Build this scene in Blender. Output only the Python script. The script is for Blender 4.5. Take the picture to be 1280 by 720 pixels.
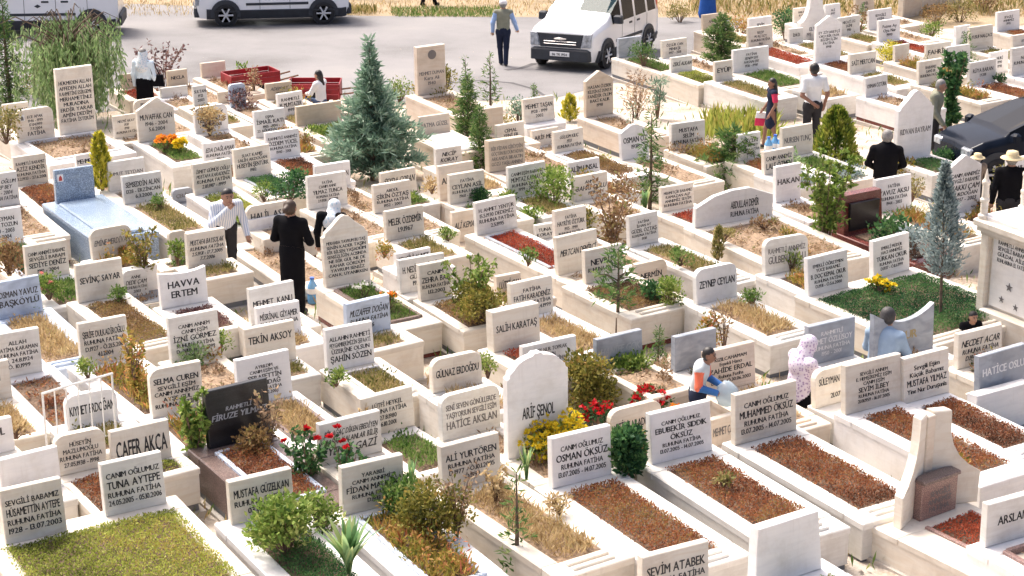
import bpy, math, random
import numpy as np
from mathutils import Vector, Matrix

for o in list(bpy.data.objects):
    bpy.data.objects.remove(o)
SC = bpy.context.scene
COL = SC.collection
R = math.radians

# ------------------------------------------------------------------ camera
F = 2500.0                       # focal length in photo pixels (1280 wide)
PHI = math.atan(880.0 / F)       # downward pitch
CAMZ = 9.42
SLOPE = 0.066                    # the hillside falls away from the viewer
Y0 = 20.3
cam = bpy.data.cameras.new('camera')
cam.sensor_width = 36.0
cam.lens = 36.0 * F / 1280.0
cam.clip_start = 0.5
cam.clip_end = 2000
camo = bpy.data.objects.new('camera', cam)
COL.objects.link(camo)
camo.location = (0, 0, CAMZ)
camo.rotation_euler = (math.pi / 2 - PHI, 0, 0)
SC.camera = camo

# ------------------------------------------------------------------ world, sun, exposure
SUN_AZ = R(-42)                  # measured from +Y towards +X: the sun stands far left
SUN_EL = R(57)
w = bpy.data.worlds.new('World')
SC.world = w
w.use_nodes = True
nt = w.node_tree
nt.nodes.clear()
sky = nt.nodes.new('ShaderNodeTexSky')
sky.sky_type = 'NISHITA'
sky.sun_disc = False
sky.sun_elevation = SUN_EL
sky.sun_rotation = SUN_AZ
sky.air_density = 0.6
sky.dust_density = 8.0
sky.ozone_density = 0.0
bg = nt.nodes.new('ShaderNodeBackground')
bg.inputs['Strength'].default_value = 0.15
out = nt.nodes.new('ShaderNodeOutputWorld')
nt.links.new(sky.outputs[0], bg.inputs['Color'])
nt.links.new(bg.outputs[0], out.inputs['Surface'])
sl = bpy.data.lights.new('sun', 'SUN')
sl.energy = 1.5
sl.angle = R(14)
sl.color = (1.0, 0.96, 0.90)
so = bpy.data.objects.new('sun', sl)
COL.objects.link(so)
sdir = Vector((math.sin(SUN_AZ) * math.cos(SUN_EL), math.cos(SUN_AZ) * math.cos(SUN_EL), math.sin(SUN_EL)))
so.rotation_euler = sdir.to_track_quat('Z', 'Y').to_euler()
so.location = (0, 30, 40)
vs = SC.view_settings
vs.view_transform = 'Standard'
vs.look = 'None'
vs.exposure = 1.06
vs.gamma = 1.0
vs.use_curve_mapping = False

# ------------------------------------------------------------------ geometry of the place
CP, SP = math.cos(PHI), math.sin(PHI)

def ground(x, y):
    return -SLOPE * (y - Y0)

def ray(px, py):
    a, b = (px - 640) / F, (py - 360) / F
    return Vector((a, CP - b * SP, -SP - b * CP))

def at(px, py, h=0.0):
    """point h above the hillside seen at a photo pixel"""
    d = ray(px, py)
    t = (h + SLOPE * Y0 - CAMZ) / (d.z + SLOPE * d.y)
    return Vector((0, 0, CAMZ)) + d * t

def proj(p):
    q = Vector(p) - Vector((0, 0, CAMZ))
    dep = q.y * CP - q.z * SP
    upc = q.y * SP + q.z * CP
    return (640 + F * q.x / dep, 360 - F * upc / dep)

ALPHA = R(32)
U = Vector((math.cos(ALPHA), math.sin(ALPHA), 0))
V = Vector((math.sin(ALPHA), -math.cos(ALPHA), 0))

# ------------------------------------------------------------------ helpers
def link(o, parent=None):
    COL.objects.link(o)
    if parent is not None:
        o.parent = parent
    return o

def obj(name, me, mat=None, parent=None, loc=None, rot=None):
    o = bpy.data.objects.new(name, me)
    if mat is not None and me is not None:
        if len(me.materials) == 0:
            me.materials.append(mat)
        elif me.materials[0] != mat:
            o.material_slots[0].link = 'OBJECT'
            o.material_slots[0].material = mat
    link(o, parent)
    if loc is not None: o.location = loc
    if rot is not None: o.rotation_euler = rot
    return o

def empty(name, loc, rz=0.0, label=None, cat=None, group=None):
    o = bpy.data.objects.new(name, None)
    o.empty_display_size = 0.2
    link(o)
    o.location = loc
    o.rotation_euler = (0, 0, rz)
    if label: tag(o, label, cat, group)
    return o

def tag(o, label=None, cat=None, group=None, kind=None):
    if label: o['label'] = label
    if cat: o['category'] = cat
    if group: o['group'] = group
    if kind: o['kind'] = kind
    return o

def pymesh(name, verts, faces, smooth=False):
    me = bpy.data.meshes.new(name)
    me.from_pydata([tuple(v) for v in verts], [], faces)
    me.update()
    if smooth:
        me.polygons.foreach_set('use_smooth', [True] * len(me.polygons))
    return me

class MB:
    """collects shapes for one mesh"""
    def __init__(s): s.v = []; s.f = []
    def add(s, verts, faces):
        n = len(s.v)
        s.v += [tuple(v) for v in verts]
        s.f += [tuple(i + n for i in f) for f in faces]
        return s
    def box(s, x0, x1, y0, y1, z0, z1, c=0.0):
        v, f = cbox(x0, x1, y0, y1, z0, z1, c)
        return s.add(v, f)
    def tube(s, pts, rads, n=6, cap=True):
        pts = [Vector(p) for p in pts]
        if not isinstance(rads, (list, tuple)): rads = [rads] * len(pts)
        vs_, fs = [], []
        for i, p in enumerate(pts):
            d = (pts[min(i + 1, len(pts) - 1)] - pts[max(i - 1, 0)]).normalized()
            a = d.orthogonal().normalized() if abs(d.z) < 0.95 else Vector((1, 0, 0)).cross(d).normalized()
            b = d.cross(a)
            for k in range(n):
                t = 2 * math.pi * k / n
                vs_.append(p + (a * math.cos(t) + b * math.sin(t)) * rads[i])
        for i in range(len(pts) - 1):
            for k in range(n):
                fs.append((i * n + k, i * n + (k + 1) % n, (i + 1) * n + (k + 1) % n, (i + 1) * n + k))
        if cap:
            fs.append(tuple(range(n - 1, -1, -1)))
            fs.append(tuple((len(pts) - 1) * n + k for k in range(n)))
        return s.add(vs_, fs)
    def lathe(s, prof, n=16, c=(0, 0, 0), axis='z'):
        vs_, fs = [], []
        for r_, z in prof:
            for k in range(n):
                t = 2 * math.pi * k / n
                if axis == 'z': vs_.append((c[0] + r_ * math.cos(t), c[1] + r_ * math.sin(t), c[2] + z))
                else: vs_.append((c[0] + r_ * math.cos(t), c[1] + z, c[2] + r_ * math.sin(t)))
        for i in range(len(prof) - 1):
            for k in range(n):
                q = (i * n + k, i * n + (k + 1) % n, (i + 1) * n + (k + 1) % n, (i + 1) * n + k)
                fs.append(q if axis == 'z' else q[::-1])
        fs.append(tuple(range(n - 1, -1, -1)))
        fs.append(tuple((len(prof) - 1) * n + k for k in range(n)))
        return s.add(vs_, fs)
    def prism(s, outline, y0, y1, c=0.0):
        """outline of (x,z), front at y0 (smaller), back at y1, front edge chamfered by c"""
        n = len(outline)
        cx = sum(p[0] for p in outline) / n
        cz = sum(p[1] for p in outline) / n
        vs_ = [(p[0], y1, p[1]) for p in outline] + [(p[0], y0 + c, p[1]) for p in outline]
        fs = []
        for k in range(n):
            fs.append((k, (k + 1) % n, n + (k + 1) % n, n + k))
        fs.append(tuple(range(n - 1, -1, -1)))
        if c > 0:
            w_ = max(p[0] for p in outline) - min(p[0] for p in outline)
            h_ = max(p[1] for p in outline) - min(p[1] for p in outline)
            sx, sz = 1 - 2 * c / w_, 1 - 2 * c / h_
            vs_ += [(cx + (p[0] - cx) * sx, y0, cz + (p[1] - cz) * sz) for p in outline]
            for k in range(n):
                fs.append((n + k, n + (k + 1) % n, 2 * n + (k + 1) % n, 2 * n + k))
            fs.append(tuple(2 * n + k for k in range(n)))
        else:
            fs.append(tuple(n + k for k in range(n)))
        return s.add(vs_, fs)
    def mesh(s, name, smooth=False): return pymesh(name, s.v, s.f, smooth)
    def build(s, name, mat, parent=None, smooth=False, loc=None, rot=None):
        return obj(name, s.mesh(name, smooth), mat, parent, loc, rot)

def cbox(x0, x1, y0, y1, z0, z1, c=0.0):
    if c <= 0:
        v = [(x0, y0, z0), (x1, y0, z0), (x1, y1, z0), (x0, y1, z0), (x0, y0, z1), (x1, y0, z1), (x1, y1, z1), (x0, y1, z1)]
        f = [(0, 3, 2, 1), (4, 5, 6, 7), (0, 1, 5, 4), (1, 2, 6, 5), (2, 3, 7, 6), (3, 0, 4, 7)]
        return v, f
    # chamfer on the top rim and the vertical edges, flat bottom
    def ring(z, e, k):
        a, b, d, g = x0 + e, x1 - e, y0 + e, y1 - e
        return [(a + k, d, z), (b - k, d, z), (b, d + k, z), (b, g - k, z), (b - k, g, z), (a + k, g, z), (a, g - k, z), (a, d + k, z)]
    v = ring(z0, 0, c) + ring(z1 - c, 0, c) + ring(z1, c, c)
    f = [tuple(range(7, -1, -1)), tuple(range(16, 24))]
    for i in (0, 8):
        for k in range(8):
            f.append((i + k, i + (k + 1) % 8, i + 8 + (k + 1) % 8, i + 8 + k))
    return v, f

def quadmesh(name, Vt, rnd=None):
    """numpy (n*4,3) quads to a mesh with a per face random attribute"""
    Vt = np.asarray(Vt, dtype=np.float32).reshape(-1, 3)
    n = len(Vt) // 4
    me = bpy.data.meshes.new(name)
    me.vertices.add(n * 4)
    me.vertices.foreach_set('co', Vt.ravel())
    me.loops.add(n * 4)
    me.loops.foreach_set('vertex_index', np.arange(n * 4, dtype=np.int32))
    me.polygons.add(n)
    me.polygons.foreach_set('loop_start', np.arange(n, dtype=np.int32) * 4)
    if rnd is not None:
        at_ = me.attributes.new('rnd', 'FLOAT', 'FACE')
        at_.data.foreach_set('value', np.asarray(rnd, dtype=np.float32))
    me.update()
    return me

def leaves(C, D, length, width, rng, curl=0.0):
    """diamond leaves: C centres/bases, D unit directions, arrays of length and width"""
    n = len(C)
    D = D / (np.linalg.norm(D, axis=1, keepdims=True) + 1e-9)
    rv = rng.normal(size=(n, 3))
    S = np.cross(D, rv)
    S /= (np.linalg.norm(S, axis=1, keepdims=True) + 1e-9)
    N = np.cross(D, S)
    L = np.broadcast_to(np.asarray(length, dtype=float), (n,))[:, None]
    W = np.broadcast_to(np.asarray(width, dtype=float), (n,))[:, None]
    q = np.empty((n, 4, 3))
    q[:, 0] = C
    q[:, 1] = C + D * L * 0.5 + S * W * 0.5 + N * curl * L
    q[:, 2] = C + D * L
    q[:, 3] = C + D * L * 0.5 - S * W * 0.5 + N * curl * L
    return q.reshape(-1, 3)

# ------------------------------------------------------------------ materials
MATS = {}
def newmat(name):
    m = bpy.data.materials.new(name)
    m.use_nodes = True
    n = m.node_tree
    return m, n, n.nodes['Principled BSDF']

def lin(c): return (c[0], c[1], c[2], 1.0)

def plain(name, col, rough=0.6, metal=0.0, spec=0.5, var=0.0, scale=8.0, bump=0.0, coat=0.0):
    m, n, b = newmat(name)
    b.inputs['Roughness'].default_value = rough
    b.inputs['Metallic'].default_value = metal
    b.inputs['Specular IOR Level'].default_value = spec
    if coat: b.inputs['Coat Weight'].default_value = coat
    if var or bump:
        tc = n.nodes.new('ShaderNodeTexCoord')
        no = n.nodes.new('ShaderNodeTexNoise')
        no.inputs['Scale'].default_value = scale
        no.inputs['Detail'].default_value = 6
        n.links.new(tc.outputs['Object'], no.inputs['Vector'])
        rp = n.nodes.new('ShaderNodeValToRGB')
        rp.color_ramp.elements[0].position = 0.3
        rp.color_ramp.elements[1].position = 0.7
        rp.color_ramp.elements[0].color = lin([c * (1 - var) for c in col])
        rp.color_ramp.elements[1].color = lin([min(1, c * (1 + var)) for c in col])
        n.links.new(no.outputs['Fac'], rp.inputs['Fac'])
        n.links.new(rp.outputs['Color'], b.inputs['Base Color'])
        if bump:
            bp = n.nodes.new('ShaderNodeBump')
            bp.inputs['Strength'].default_value = bump
            bp.inputs['Distance'].default_value = 0.02
            n.links.new(no.outputs['Fac'], bp.inputs['Height'])
            n.links.new(bp.outputs['Normal'], b.inputs['Normal'])
    else:
        b.inputs['Base Color'].default_value = lin(col)
    MATS[name] = m
    return m

def stone(name, base, vein, dirt, rough=0.45, vs_=(1.2, 1.2, 9.0), amount=0.5, speck=0.0, var=0.06):
    """layered stone: soft bands along the bed, blotches, patchy dirt, each piece a little different"""
    m, n, b = newmat(name)
    N = n.nodes; L = n.links
    b.inputs['Roughness'].default_value = rough
    tc = N.new('ShaderNodeTexCoord')
    oi = N.new('ShaderNodeObjectInfo')
    ad = N.new('ShaderNodeVectorMath'); ad.operation = 'ADD'
    sc = N.new('ShaderNodeVectorMath'); sc.operation = 'SCALE'
    cv = N.new('ShaderNodeCombineXYZ')
    L.new(oi.outputs['Random'], cv.inputs[0]); L.new(oi.outputs['Random'], cv.inputs[1]); L.new(oi.outputs['Random'], cv.inputs[2])
    L.new(cv.outputs[0], sc.inputs[0]); sc.inputs['Scale'].default_value = 37.0
    L.new(tc.outputs['Object'], ad.inputs[0]); L.new(sc.outputs[0], ad.inputs[1])
    mp = N.new('ShaderNodeMapping')
    mp.inputs['Scale'].default_value = vs_
    mp.inputs['Rotation'].default_value = (0.05, 0.09, 0.2)
    L.new(ad.outputs[0], mp.inputs['Vector'])
    n1 = N.new('ShaderNodeTexNoise'); n1.inputs['Scale'].default_value = 2.2; n1.inputs['Detail'].default_value = 7; n1.inputs['Distortion'].default_value = 0.6
    L.new(mp.outputs[0], n1.inputs['Vector'])
    r1 = N.new('ShaderNodeValToRGB')
    r1.color_ramp.elements[0].position = 0.42; r1.color_ramp.elements[1].position = 0.66
    r1.color_ramp.elements[0].color = (0, 0, 0, 1); r1.color_ramp.elements[1].color = (1, 1, 1, 1)
    L.new(n1.outputs['Fac'], r1.inputs['Fac'])
    mx = N.new('ShaderNodeMix'); mx.data_type = 'RGBA'
    ml = N.new('ShaderNodeMath'); ml.operation = 'MULTIPLY'; ml.inputs[1].default_value = amount
    L.new(r1.outputs['Color'], ml.inputs[0]); L.new(ml.outputs[0], mx.inputs['Factor'])
    mx.inputs['A'].default_value = lin(base); mx.inputs['B'].default_value = lin(vein)
    # dirt and weathering
    n2 = N.new('ShaderNodeTexNoise'); n2.inputs['Scale'].default_value = 3.5; n2.inputs['Detail'].default_value = 9; n2.inputs['Roughness'].default_value = 0.68
    L.new(ad.outputs[0], n2.inputs['Vector'])
    r2 = N.new('ShaderNodeValToRGB')
    r2.color_ramp.elements[0].position = 0.49; r2.color_ramp.elements[1].position = 0.76
    r2.color_ramp.elements[0].color = (0, 0, 0, 1); r2.color_ramp.elements[1].color = (0.68, 0.68, 0.68, 1)
    L.new(n2.outputs['Fac'], r2.inputs['Fac'])
    mp2 = N.new('ShaderNodeMapping'); mp2.inputs['Scale'].default_value = (14, 14, 1.6)
    L.new(ad.outputs[0], mp2.inputs['Vector'])
    n4 = N.new('ShaderNodeTexNoise'); n4.inputs['Scale'].default_value = 1.3; n4.inputs['Detail'].default_value = 5
    L.new(mp2.outputs[0], n4.inputs['Vector'])
    r4 = N.new('ShaderNodeMapRange'); r4.inputs['From Min'].default_value = .58; r4.inputs['From Max'].default_value = .82; r4.inputs['To Max'].default_value = .5
    L.new(n4.outputs['Fac'], r4.inputs['Value'])
    mxx = N.new('ShaderNodeMath'); mxx.operation = 'MAXIMUM'
    L.new(r2.outputs['Color'], mxx.inputs[0]); L.new(r4.outputs[0], mxx.inputs[1])
    m2 = N.new('ShaderNodeMix'); m2.data_type = 'RGBA'
    L.new(mxx.outputs[0], m2.inputs['Factor']); L.new(mx.outputs['Result'], m2.inputs['A'])
    m2.inputs['B'].default_value = lin(dirt)
    last = m2.outputs['Result']
    if speck:
        vo = N.new('ShaderNodeTexNoise'); vo.inputs['Scale'].default_value = 90; vo.inputs['Detail'].default_value = 2
        L.new(ad.outputs[0], vo.inputs['Vector'])
        r3 = N.new('ShaderNodeValToRGB'); r3.color_ramp.elements[0].position = 0.45; r3.color_ramp.elements[1].position = 0.6
        r3.color_ramp.elements[0].color = (1 - speck,) * 3 + (1,); r3.color_ramp.elements[1].color = (1 + speck,) * 3 + (1,)
        L.new(vo.outputs['Fac'], r3.inputs['Fac'])
        m3 = N.new('ShaderNodeMix'); m3.data_type = 'RGBA'; m3.blend_type = 'MULTIPLY'; m3.inputs['Factor'].default_value = 1
        L.new(last, m3.inputs['A']); L.new(r3.outputs['Color'], m3.inputs['B'])
        last = m3.outputs['Result']
    # piece to piece variation
    hv = N.new('ShaderNodeHueSaturation')
    mr = N.new('ShaderNodeMapRange'); mr.inputs['To Min'].default_value = 1 - var; mr.inputs['To Max'].default_value = 1 + var * 0.5
    L.new(oi.outputs['Random'], mr.inputs['Value']); L.new(mr.outputs[0], hv.inputs['Value'])
    L.new(last, hv.inputs['Color']); L.new(hv.outputs['Color'], b.inputs['Base Color'])
    bp = N.new('ShaderNodeBump'); bp.inputs['Strength'].default_value = 0.15; bp.inputs['Distance'].default_value = 0.01
    L.new(n2.outputs['Fac'], bp.inputs['Height']); L.new(bp.outputs['Normal'], b.inputs['Normal'])
    MATS[name] = m
    return m

def foliage(name, cols, trans=0.3, rough=0.6):
    m = bpy.data.materials.new(name); m.use_nodes = True
    n = m.node_tree; N = n.nodes; L = n.links
    N.clear()
    o_ = N.new('ShaderNodeOutputMaterial')
    a = N.new('ShaderNodeAttribute'); a.attribute_name = 'rnd'
    rp = N.new('ShaderNodeValToRGB')
    el = rp.color_ramp.elements
    k = len(cols)
    while len(el) < k: el.new(0.5)
    for i, c in enumerate(cols):
        el[i].position = i / max(1, k - 1)
        el[i].color = lin(c)
    L.new(a.outputs['Fac'], rp.inputs['Fac'])
    d = N.new('ShaderNodeBsdfPrincipled'); d.inputs['Roughness'].default_value = rough; d.inputs['Specular IOR Level'].default_value = 0.25
    t = N.new('ShaderNodeBsdfTranslucent')
    x = N.new('ShaderNodeMixShader'); x.inputs[0].default_value = trans
    L.new(rp.outputs['Color'], d.inputs['Base Color']); L.new(rp.outputs['Color'], t.inputs['Color'])
    L.new(d.outputs[0], x.inputs[1]); L.new(t.outputs[0], x.inputs[2]); L.new(x.outputs[0], o_.inputs['Surface'])
    MATS[name] = m
    return m

stone('ivory', (0.75, 0.70, 0.615), (0.66, 0.56, 0.44), (0.52, 0.45, 0.37), var=.13)
stone('white', (0.84, 0.82, 0.80), (0.70, 0.69, 0.69), (0.62, 0.58, 0.53), amount=0.35)
stone('pale', (0.74, 0.72, 0.68), (0.62, 0.59, 0.54), (0.50, 0.46, 0.40), amount=.6, var=.1)
stone('beige', (0.70, 0.615, 0.52), (0.60, 0.47, 0.35), (0.50, 0.42, 0.33))
stone('sand', (0.62, 0.53, 0.42), (0.55, 0.42, 0.28), (0.42, 0.34, 0.26))
stone('bluemarble', (0.52, 0.60, 0.72), (0.30, 0.36, 0.46), (0.36, 0.40, 0.45), amount=0.7, vs_=(2, 2, 4))
stone('greymarble', (0.36, 0.39, 0.44), (0.20, 0.23, 0.27), (0.28, 0.28, 0.28), amount=0.7, vs_=(2, 2, 4))
stone('band', (0.13, 0.145, 0.17), (0.20, 0.21, 0.23), (0.26, 0.24, 0.21), amount=0.5)
stone('bluegranite', (0.25, 0.33, 0.44), (0.36, 0.44, 0.54), (0.28, 0.36, 0.42), speck=0.35, rough=0.22)
stone('blackgranite', (0.012, 0.013, 0.017), (0.03, 0.03, 0.035), (0.03, 0.03, 0.03), rough=0.3, speck=0.2)
stone('browngranite', (0.19, 0.135, 0.12), (0.12, 0.08, 0.07), (0.22, 0.18, 0.16), speck=0.35, rough=0.3)
stone('redgranite', (0.19, 0.05, 0.04), (0.12, 0.03, 0.03), (0.2, 0.1, 0.08), speck=0.35, rough=0.25)
stone('pinkgranite', (0.30, 0.19, 0.165), (0.22, 0.12, 0.11), (0.28, 0.2, 0.18), speck=0.35, rough=0.35)
stone('footing', (0.50, 0.46, 0.41), (0.40, 0.35, 0.30), (0.30, 0.26, 0.22), rough=0.85)
plain('soil', (0.14, 0.092, 0.062), 0.95, var=0.5, scale=25, bump=0.8)
plain('drysoil', (0.27, 0.19, 0.125), 0.95, var=0.45, scale=25, bump=0.8)
plain('letter', (0.02, 0.02, 0.024), 0.6)
plain('letter_soft', (0.04, 0.038, 0.038), 0.6)
plain('letter_grey', (0.16, 0.15, 0.15), 0.5)
plain('letter_white', (0.75, 0.75, 0.75), 0.5)
plain('letter_silver', (0.40, 0.42, 0.45), 0.4)
plain('letter_red', (0.45, 0.04, 0.03), 0.5)
plain('letter_gold', (0.35, 0.27, 0.12), 0.5)
plain('bark', (0.12, 0.085, 0.06), 0.9, var=0.4, scale=20, bump=0.6)
plain('twig', (0.16, 0.10, 0.07), 0.9, var=0.3, scale=20)
plain('white_metal', (0.8, 0.79, 0.76), 0.5, var=0.1, scale=15)
plain('rust', (0.18, 0.08, 0.04), 0.8, var=0.4, scale=30)
FO = dict(
 sedum_red=[(0.07, 0.035, 0.022), (0.21, 0.075, 0.038), (0.31, 0.125, 0.055), (0.24, 0.17, 0.06)],
 sedum_crimson=[(0.14, 0.03, 0.022), (0.33, 0.06, 0.035), (0.40, 0.10, 0.05), (0.28, 0.08, 0.04)],
 sedum_brown=[(0.08, 0.05, 0.025), (0.19, 0.115, 0.05), (0.28, 0.18, 0.08), (0.19, 0.16, 0.05)],
 moss=[(0.09, 0.11, 0.02), (0.24, 0.28, 0.05), (0.36, 0.39, 0.09), (0.36, 0.28, 0.08)],
 olive=[(0.07, 0.075, 0.02), (0.17, 0.17, 0.05), (0.30, 0.25, 0.10), (0.34, 0.25, 0.13)],
 grass=[(0.03, 0.07, 0.015), (0.08, 0.15, 0.03), (0.15, 0.23, 0.06), (0.22, 0.24, 0.09)],
 deepgreen=[(0.012, 0.045, 0.02), (0.03, 0.09, 0.035), (0.07, 0.16, 0.05), (0.11, 0.20, 0.07)],
 straw=[(0.20, 0.135, 0.06), (0.36, 0.26, 0.13), (0.48, 0.37, 0.21), (0.34, 0.29, 0.13)],
 drybrown=[(0.12, 0.075, 0.045), (0.26, 0.17, 0.10), (0.38, 0.27, 0.17), (0.20, 0.19, 0.08)],
 weed=[(0.08, 0.10, 0.02), (0.24, 0.22, 0.04), (0.36, 0.22, 0.07), (0.40, 0.13, 0.07)],
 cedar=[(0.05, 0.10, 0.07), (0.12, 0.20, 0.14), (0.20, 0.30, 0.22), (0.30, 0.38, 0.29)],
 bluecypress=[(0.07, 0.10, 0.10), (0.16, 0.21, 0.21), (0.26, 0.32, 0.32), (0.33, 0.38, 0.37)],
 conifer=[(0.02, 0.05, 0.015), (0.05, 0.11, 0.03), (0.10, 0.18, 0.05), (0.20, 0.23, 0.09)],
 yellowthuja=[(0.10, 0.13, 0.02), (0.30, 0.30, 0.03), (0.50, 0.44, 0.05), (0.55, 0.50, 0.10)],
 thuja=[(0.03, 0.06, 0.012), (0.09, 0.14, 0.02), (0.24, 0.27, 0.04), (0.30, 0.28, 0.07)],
 willow=[(0.08, 0.15, 0.05), (0.17, 0.27, 0.10), (0.27, 0.36, 0.17), (0.36, 0.40, 0.23)],
 leaf=[(0.04, 0.08, 0.015), (0.10, 0.17, 0.03), (0.20, 0.27, 0.06), (0.30, 0.32, 0.10)],
 oliveleaf=[(0.05, 0.06, 0.012), (0.13, 0.13, 0.025), (0.24, 0.21, 0.05), (0.26, 0.16, 0.05)],
 redleaf=[(0.10, 0.06, 0.03), (0.21, 0.12, 0.06), (0.28, 0.19, 0.09), (0.20, 0.21, 0.07)],
 purpleleaf=[(0.05, 0.025, 0.03), (0.12, 0.06, 0.06), (0.18, 0.10, 0.09), (0.22, 0.16, 0.13)],
 blade=[(0.05, 0.11, 0.04), (0.11, 0.22, 0.09), (0.22, 0.35, 0.16), (0.36, 0.42, 0.18)],
 yellow=[(0.75, 0.55, 0.02), (0.85, 0.68, 0.04), (0.80, 0.60, 0.05)],
 orange=[(0.80, 0.30, 0.03), (0.85, 0.42, 0.04), (0.80, 0.22, 0.08)],
 red=[(0.50, 0.01, 0.015), (0.65, 0.02, 0.03), (0.45, 0.01, 0.02)],
 white=[(0.75, 0.74, 0.7), (0.8, 0.8, 0.78)],
 pink=[(0.7, 0.2, 0.2), (0.75, 0.35, 0.3)],
)
for k_, c_ in FO.items(): foliage('fo_' + k_, [tuple(min(.85, v * (1.0 if k_ in ('yellow', 'orange', 'red', 'white', 'pink') else 1.3)) for v in c) for c in c_], .38)
# ------------------------------------------------------------------ ground, road, verge
def ground_mat(name, cols, s1, s2, bump):
    m, n, b = newmat(name)
    N = n.nodes; L = n.links
    b.inputs['Roughness'].default_value = 0.95
    tc = N.new('ShaderNodeTexCoord')
    a = N.new('ShaderNodeTexNoise'); a.inputs['Scale'].default_value = s1; a.inputs['Detail'].default_value = 8; a.inputs['Roughness'].default_value = 0.6
    c = N.new('ShaderNodeTexNoise'); c.inputs['Scale'].default_value = s2; c.inputs['Detail'].default_value = 6
    L.new(tc.outputs['Object'], a.inputs['Vector']); L.new(tc.outputs['Object'], c.inputs['Vector'])
    mm = N.new('ShaderNodeMath'); mm.operation = 'MULTIPLY_ADD'; mm.inputs[1].default_value = 0.45
    sb = N.new('ShaderNodeMath'); sb.operation = 'SUBTRACT'; sb.inputs[1].default_value = 0.225
    L.new(c.outputs['Fac'], mm.inputs[0]); L.new(a.outputs['Fac'], mm.inputs[2]); L.new(mm.outputs[0], sb.inputs[0])
    rp = N.new('ShaderNodeValToRGB')
    el = rp.color_ramp.elements
    while len(el) < len(cols): el.new(0.5)
    for i, (p, col) in enumerate(cols):
        el[i].position = p; el[i].color = lin(col)
    L.new(sb.outputs[0], rp.inputs['Fac']); L.new(rp.outputs['Color'], b.inputs['Base Color'])
    bp = N.new('ShaderNodeBump'); bp.inputs['Strength'].default_value = bump; bp.inputs['Distance'].default_value = 0.03
    L.new(c.outputs['Fac'], bp.inputs['Height']); L.new(bp.outputs['Normal'], b.inputs['Normal'])
    MATS[name] = m
    return m

ground_mat('earth', [(0.3, (0.22, 0.165, 0.12)), (0.45, (0.40, 0.33, 0.26)), (0.6, (0.56, 0.50, 0.43)), (0.75, (0.44, 0.36, 0.26))], 1.3, 26, 0.5)
ground_mat('asphalt', [(0.30, (0.135, 0.13, 0.128)), (0.45, (0.195, 0.19, 0.192)), (0.60, (0.232, 0.225, 0.226)), (0.75, (0.265, 0.252, 0.246))], 0.28, 55, 0.15)
ground_mat('drygrass', [(0.25, (0.14, 0.11, 0.06)), (0.42, (0.29, 0.22, 0.13)), (0.58, (0.36, 0.28, 0.18)), (0.75, (0.28, 0.23, 0.15))], 0.7, 18, 0.7)
plain('tar', (0.075, 0.072, 0.075), 0.85, var=0.35, scale=3)  # colours the road seam and the painted shadow at the walking man's feet

def sheet(name, x0, x1, y0, y1, dz, mat, nx=24, ny=24):
    vs_, fs = [], []
    for j in range(ny + 1):
        for i in range(nx + 1):
            x = x0 + (x1 - x0) * i / nx; y = y0 + (y1 - y0) * j / ny
            vs_.append((x, y, ground(x, y) + dz))
    for j in range(ny):
        for i in range(nx):
            k = j * (nx + 1) + i
            fs.append((k, k + 1, k + nx + 2, k + nx + 1))
    return obj(name, pymesh(name, vs_, fs), mat)

g = sheet('ground', -150, 150, -10, 330, 0.0, MATS['earth'])
tag(g, kind='structure', label='pale dusty earth between the graves')

def poly_on_ground(name, pix, dz, mat, sub=1):
    pts = [at(px, py) for px, py in pix]
    vs_ = [(p.x, p.y, ground(p.x, p.y) + dz) for p in pts]
    return obj(name, pymesh(name, vs_, [tuple(range(len(vs_)))]), mat)

rd = poly_on_ground('road', [(-420, 190), (0, 155), (330, 118), (520, 128), (690, 124), (800, 96), (905, 48), (930, 26), (870, 22), (690, 22), (450, 20), (250, 8), (80, 2), (-300, -8)], 0.006, MATS['asphalt'])
tag(rd, kind='structure', label='bleached grey asphalt road behind the graves')
vg = poly_on_ground('verge', [(-300, -8), (80, 2), (250, 8), (450, 20), (690, 22), (870, 22), (930, 26), (1000, 44), (1700, 12), (1700, -140), (-500, -140)], 0.010, MATS['drygrass'])
tag(vg, kind='structure', label='dry yellow verge beyond the road')
tr_ = poly_on_ground('road_patch', [(640, 86), (668, 80), (700, 88), (742, 92), (770, 104), (742, 116), (700, 112), (668, 104), (640, 96)], 0.011, MATS['asphalt'])
bpy.data.objects.remove(tr_)

def curve_band(name, pix, wid, mat, label):
    pts = [at(px, py) for px, py in pix]
    vs_, fs = [], []
    for i, p in enumerate(pts):
        d = (pts[min(i + 1, len(pts) - 1)] - pts[max(0, i - 1)]).normalized()
        n_ = Vector((-d.y, d.x, 0)) * wid * (0.6 + 0.5 * random.Random(i).random())
        for s in (-1, 1):
            q = p + n_ * s
            vs_.append((q.x, q.y, ground(q.x, q.y) + 0.011))
    for i in range(len(pts) - 1):
        fs.append((2 * i, 2 * i + 1, 2 * i + 3, 2 * i + 2))
    o = obj(name, pymesh(name, vs_, fs), mat)
    return tag(o, kind='structure', label=label)
curve_band('tar_or_shadow_band', [(560, 104), (600, 101), (640, 104), (668, 112), (684, 122)], 0.06, MATS['tar'], 'dark tar seam in the road')
curve_band('tar_or_shadow_band', [(632, 88), (650, 86), (668, 80), (690, 80)], 0.10, MATS['tar'], 'painted shadow of the walking man on the road by the van')  # cast shadow of the walking man, painted as a dark band

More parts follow.
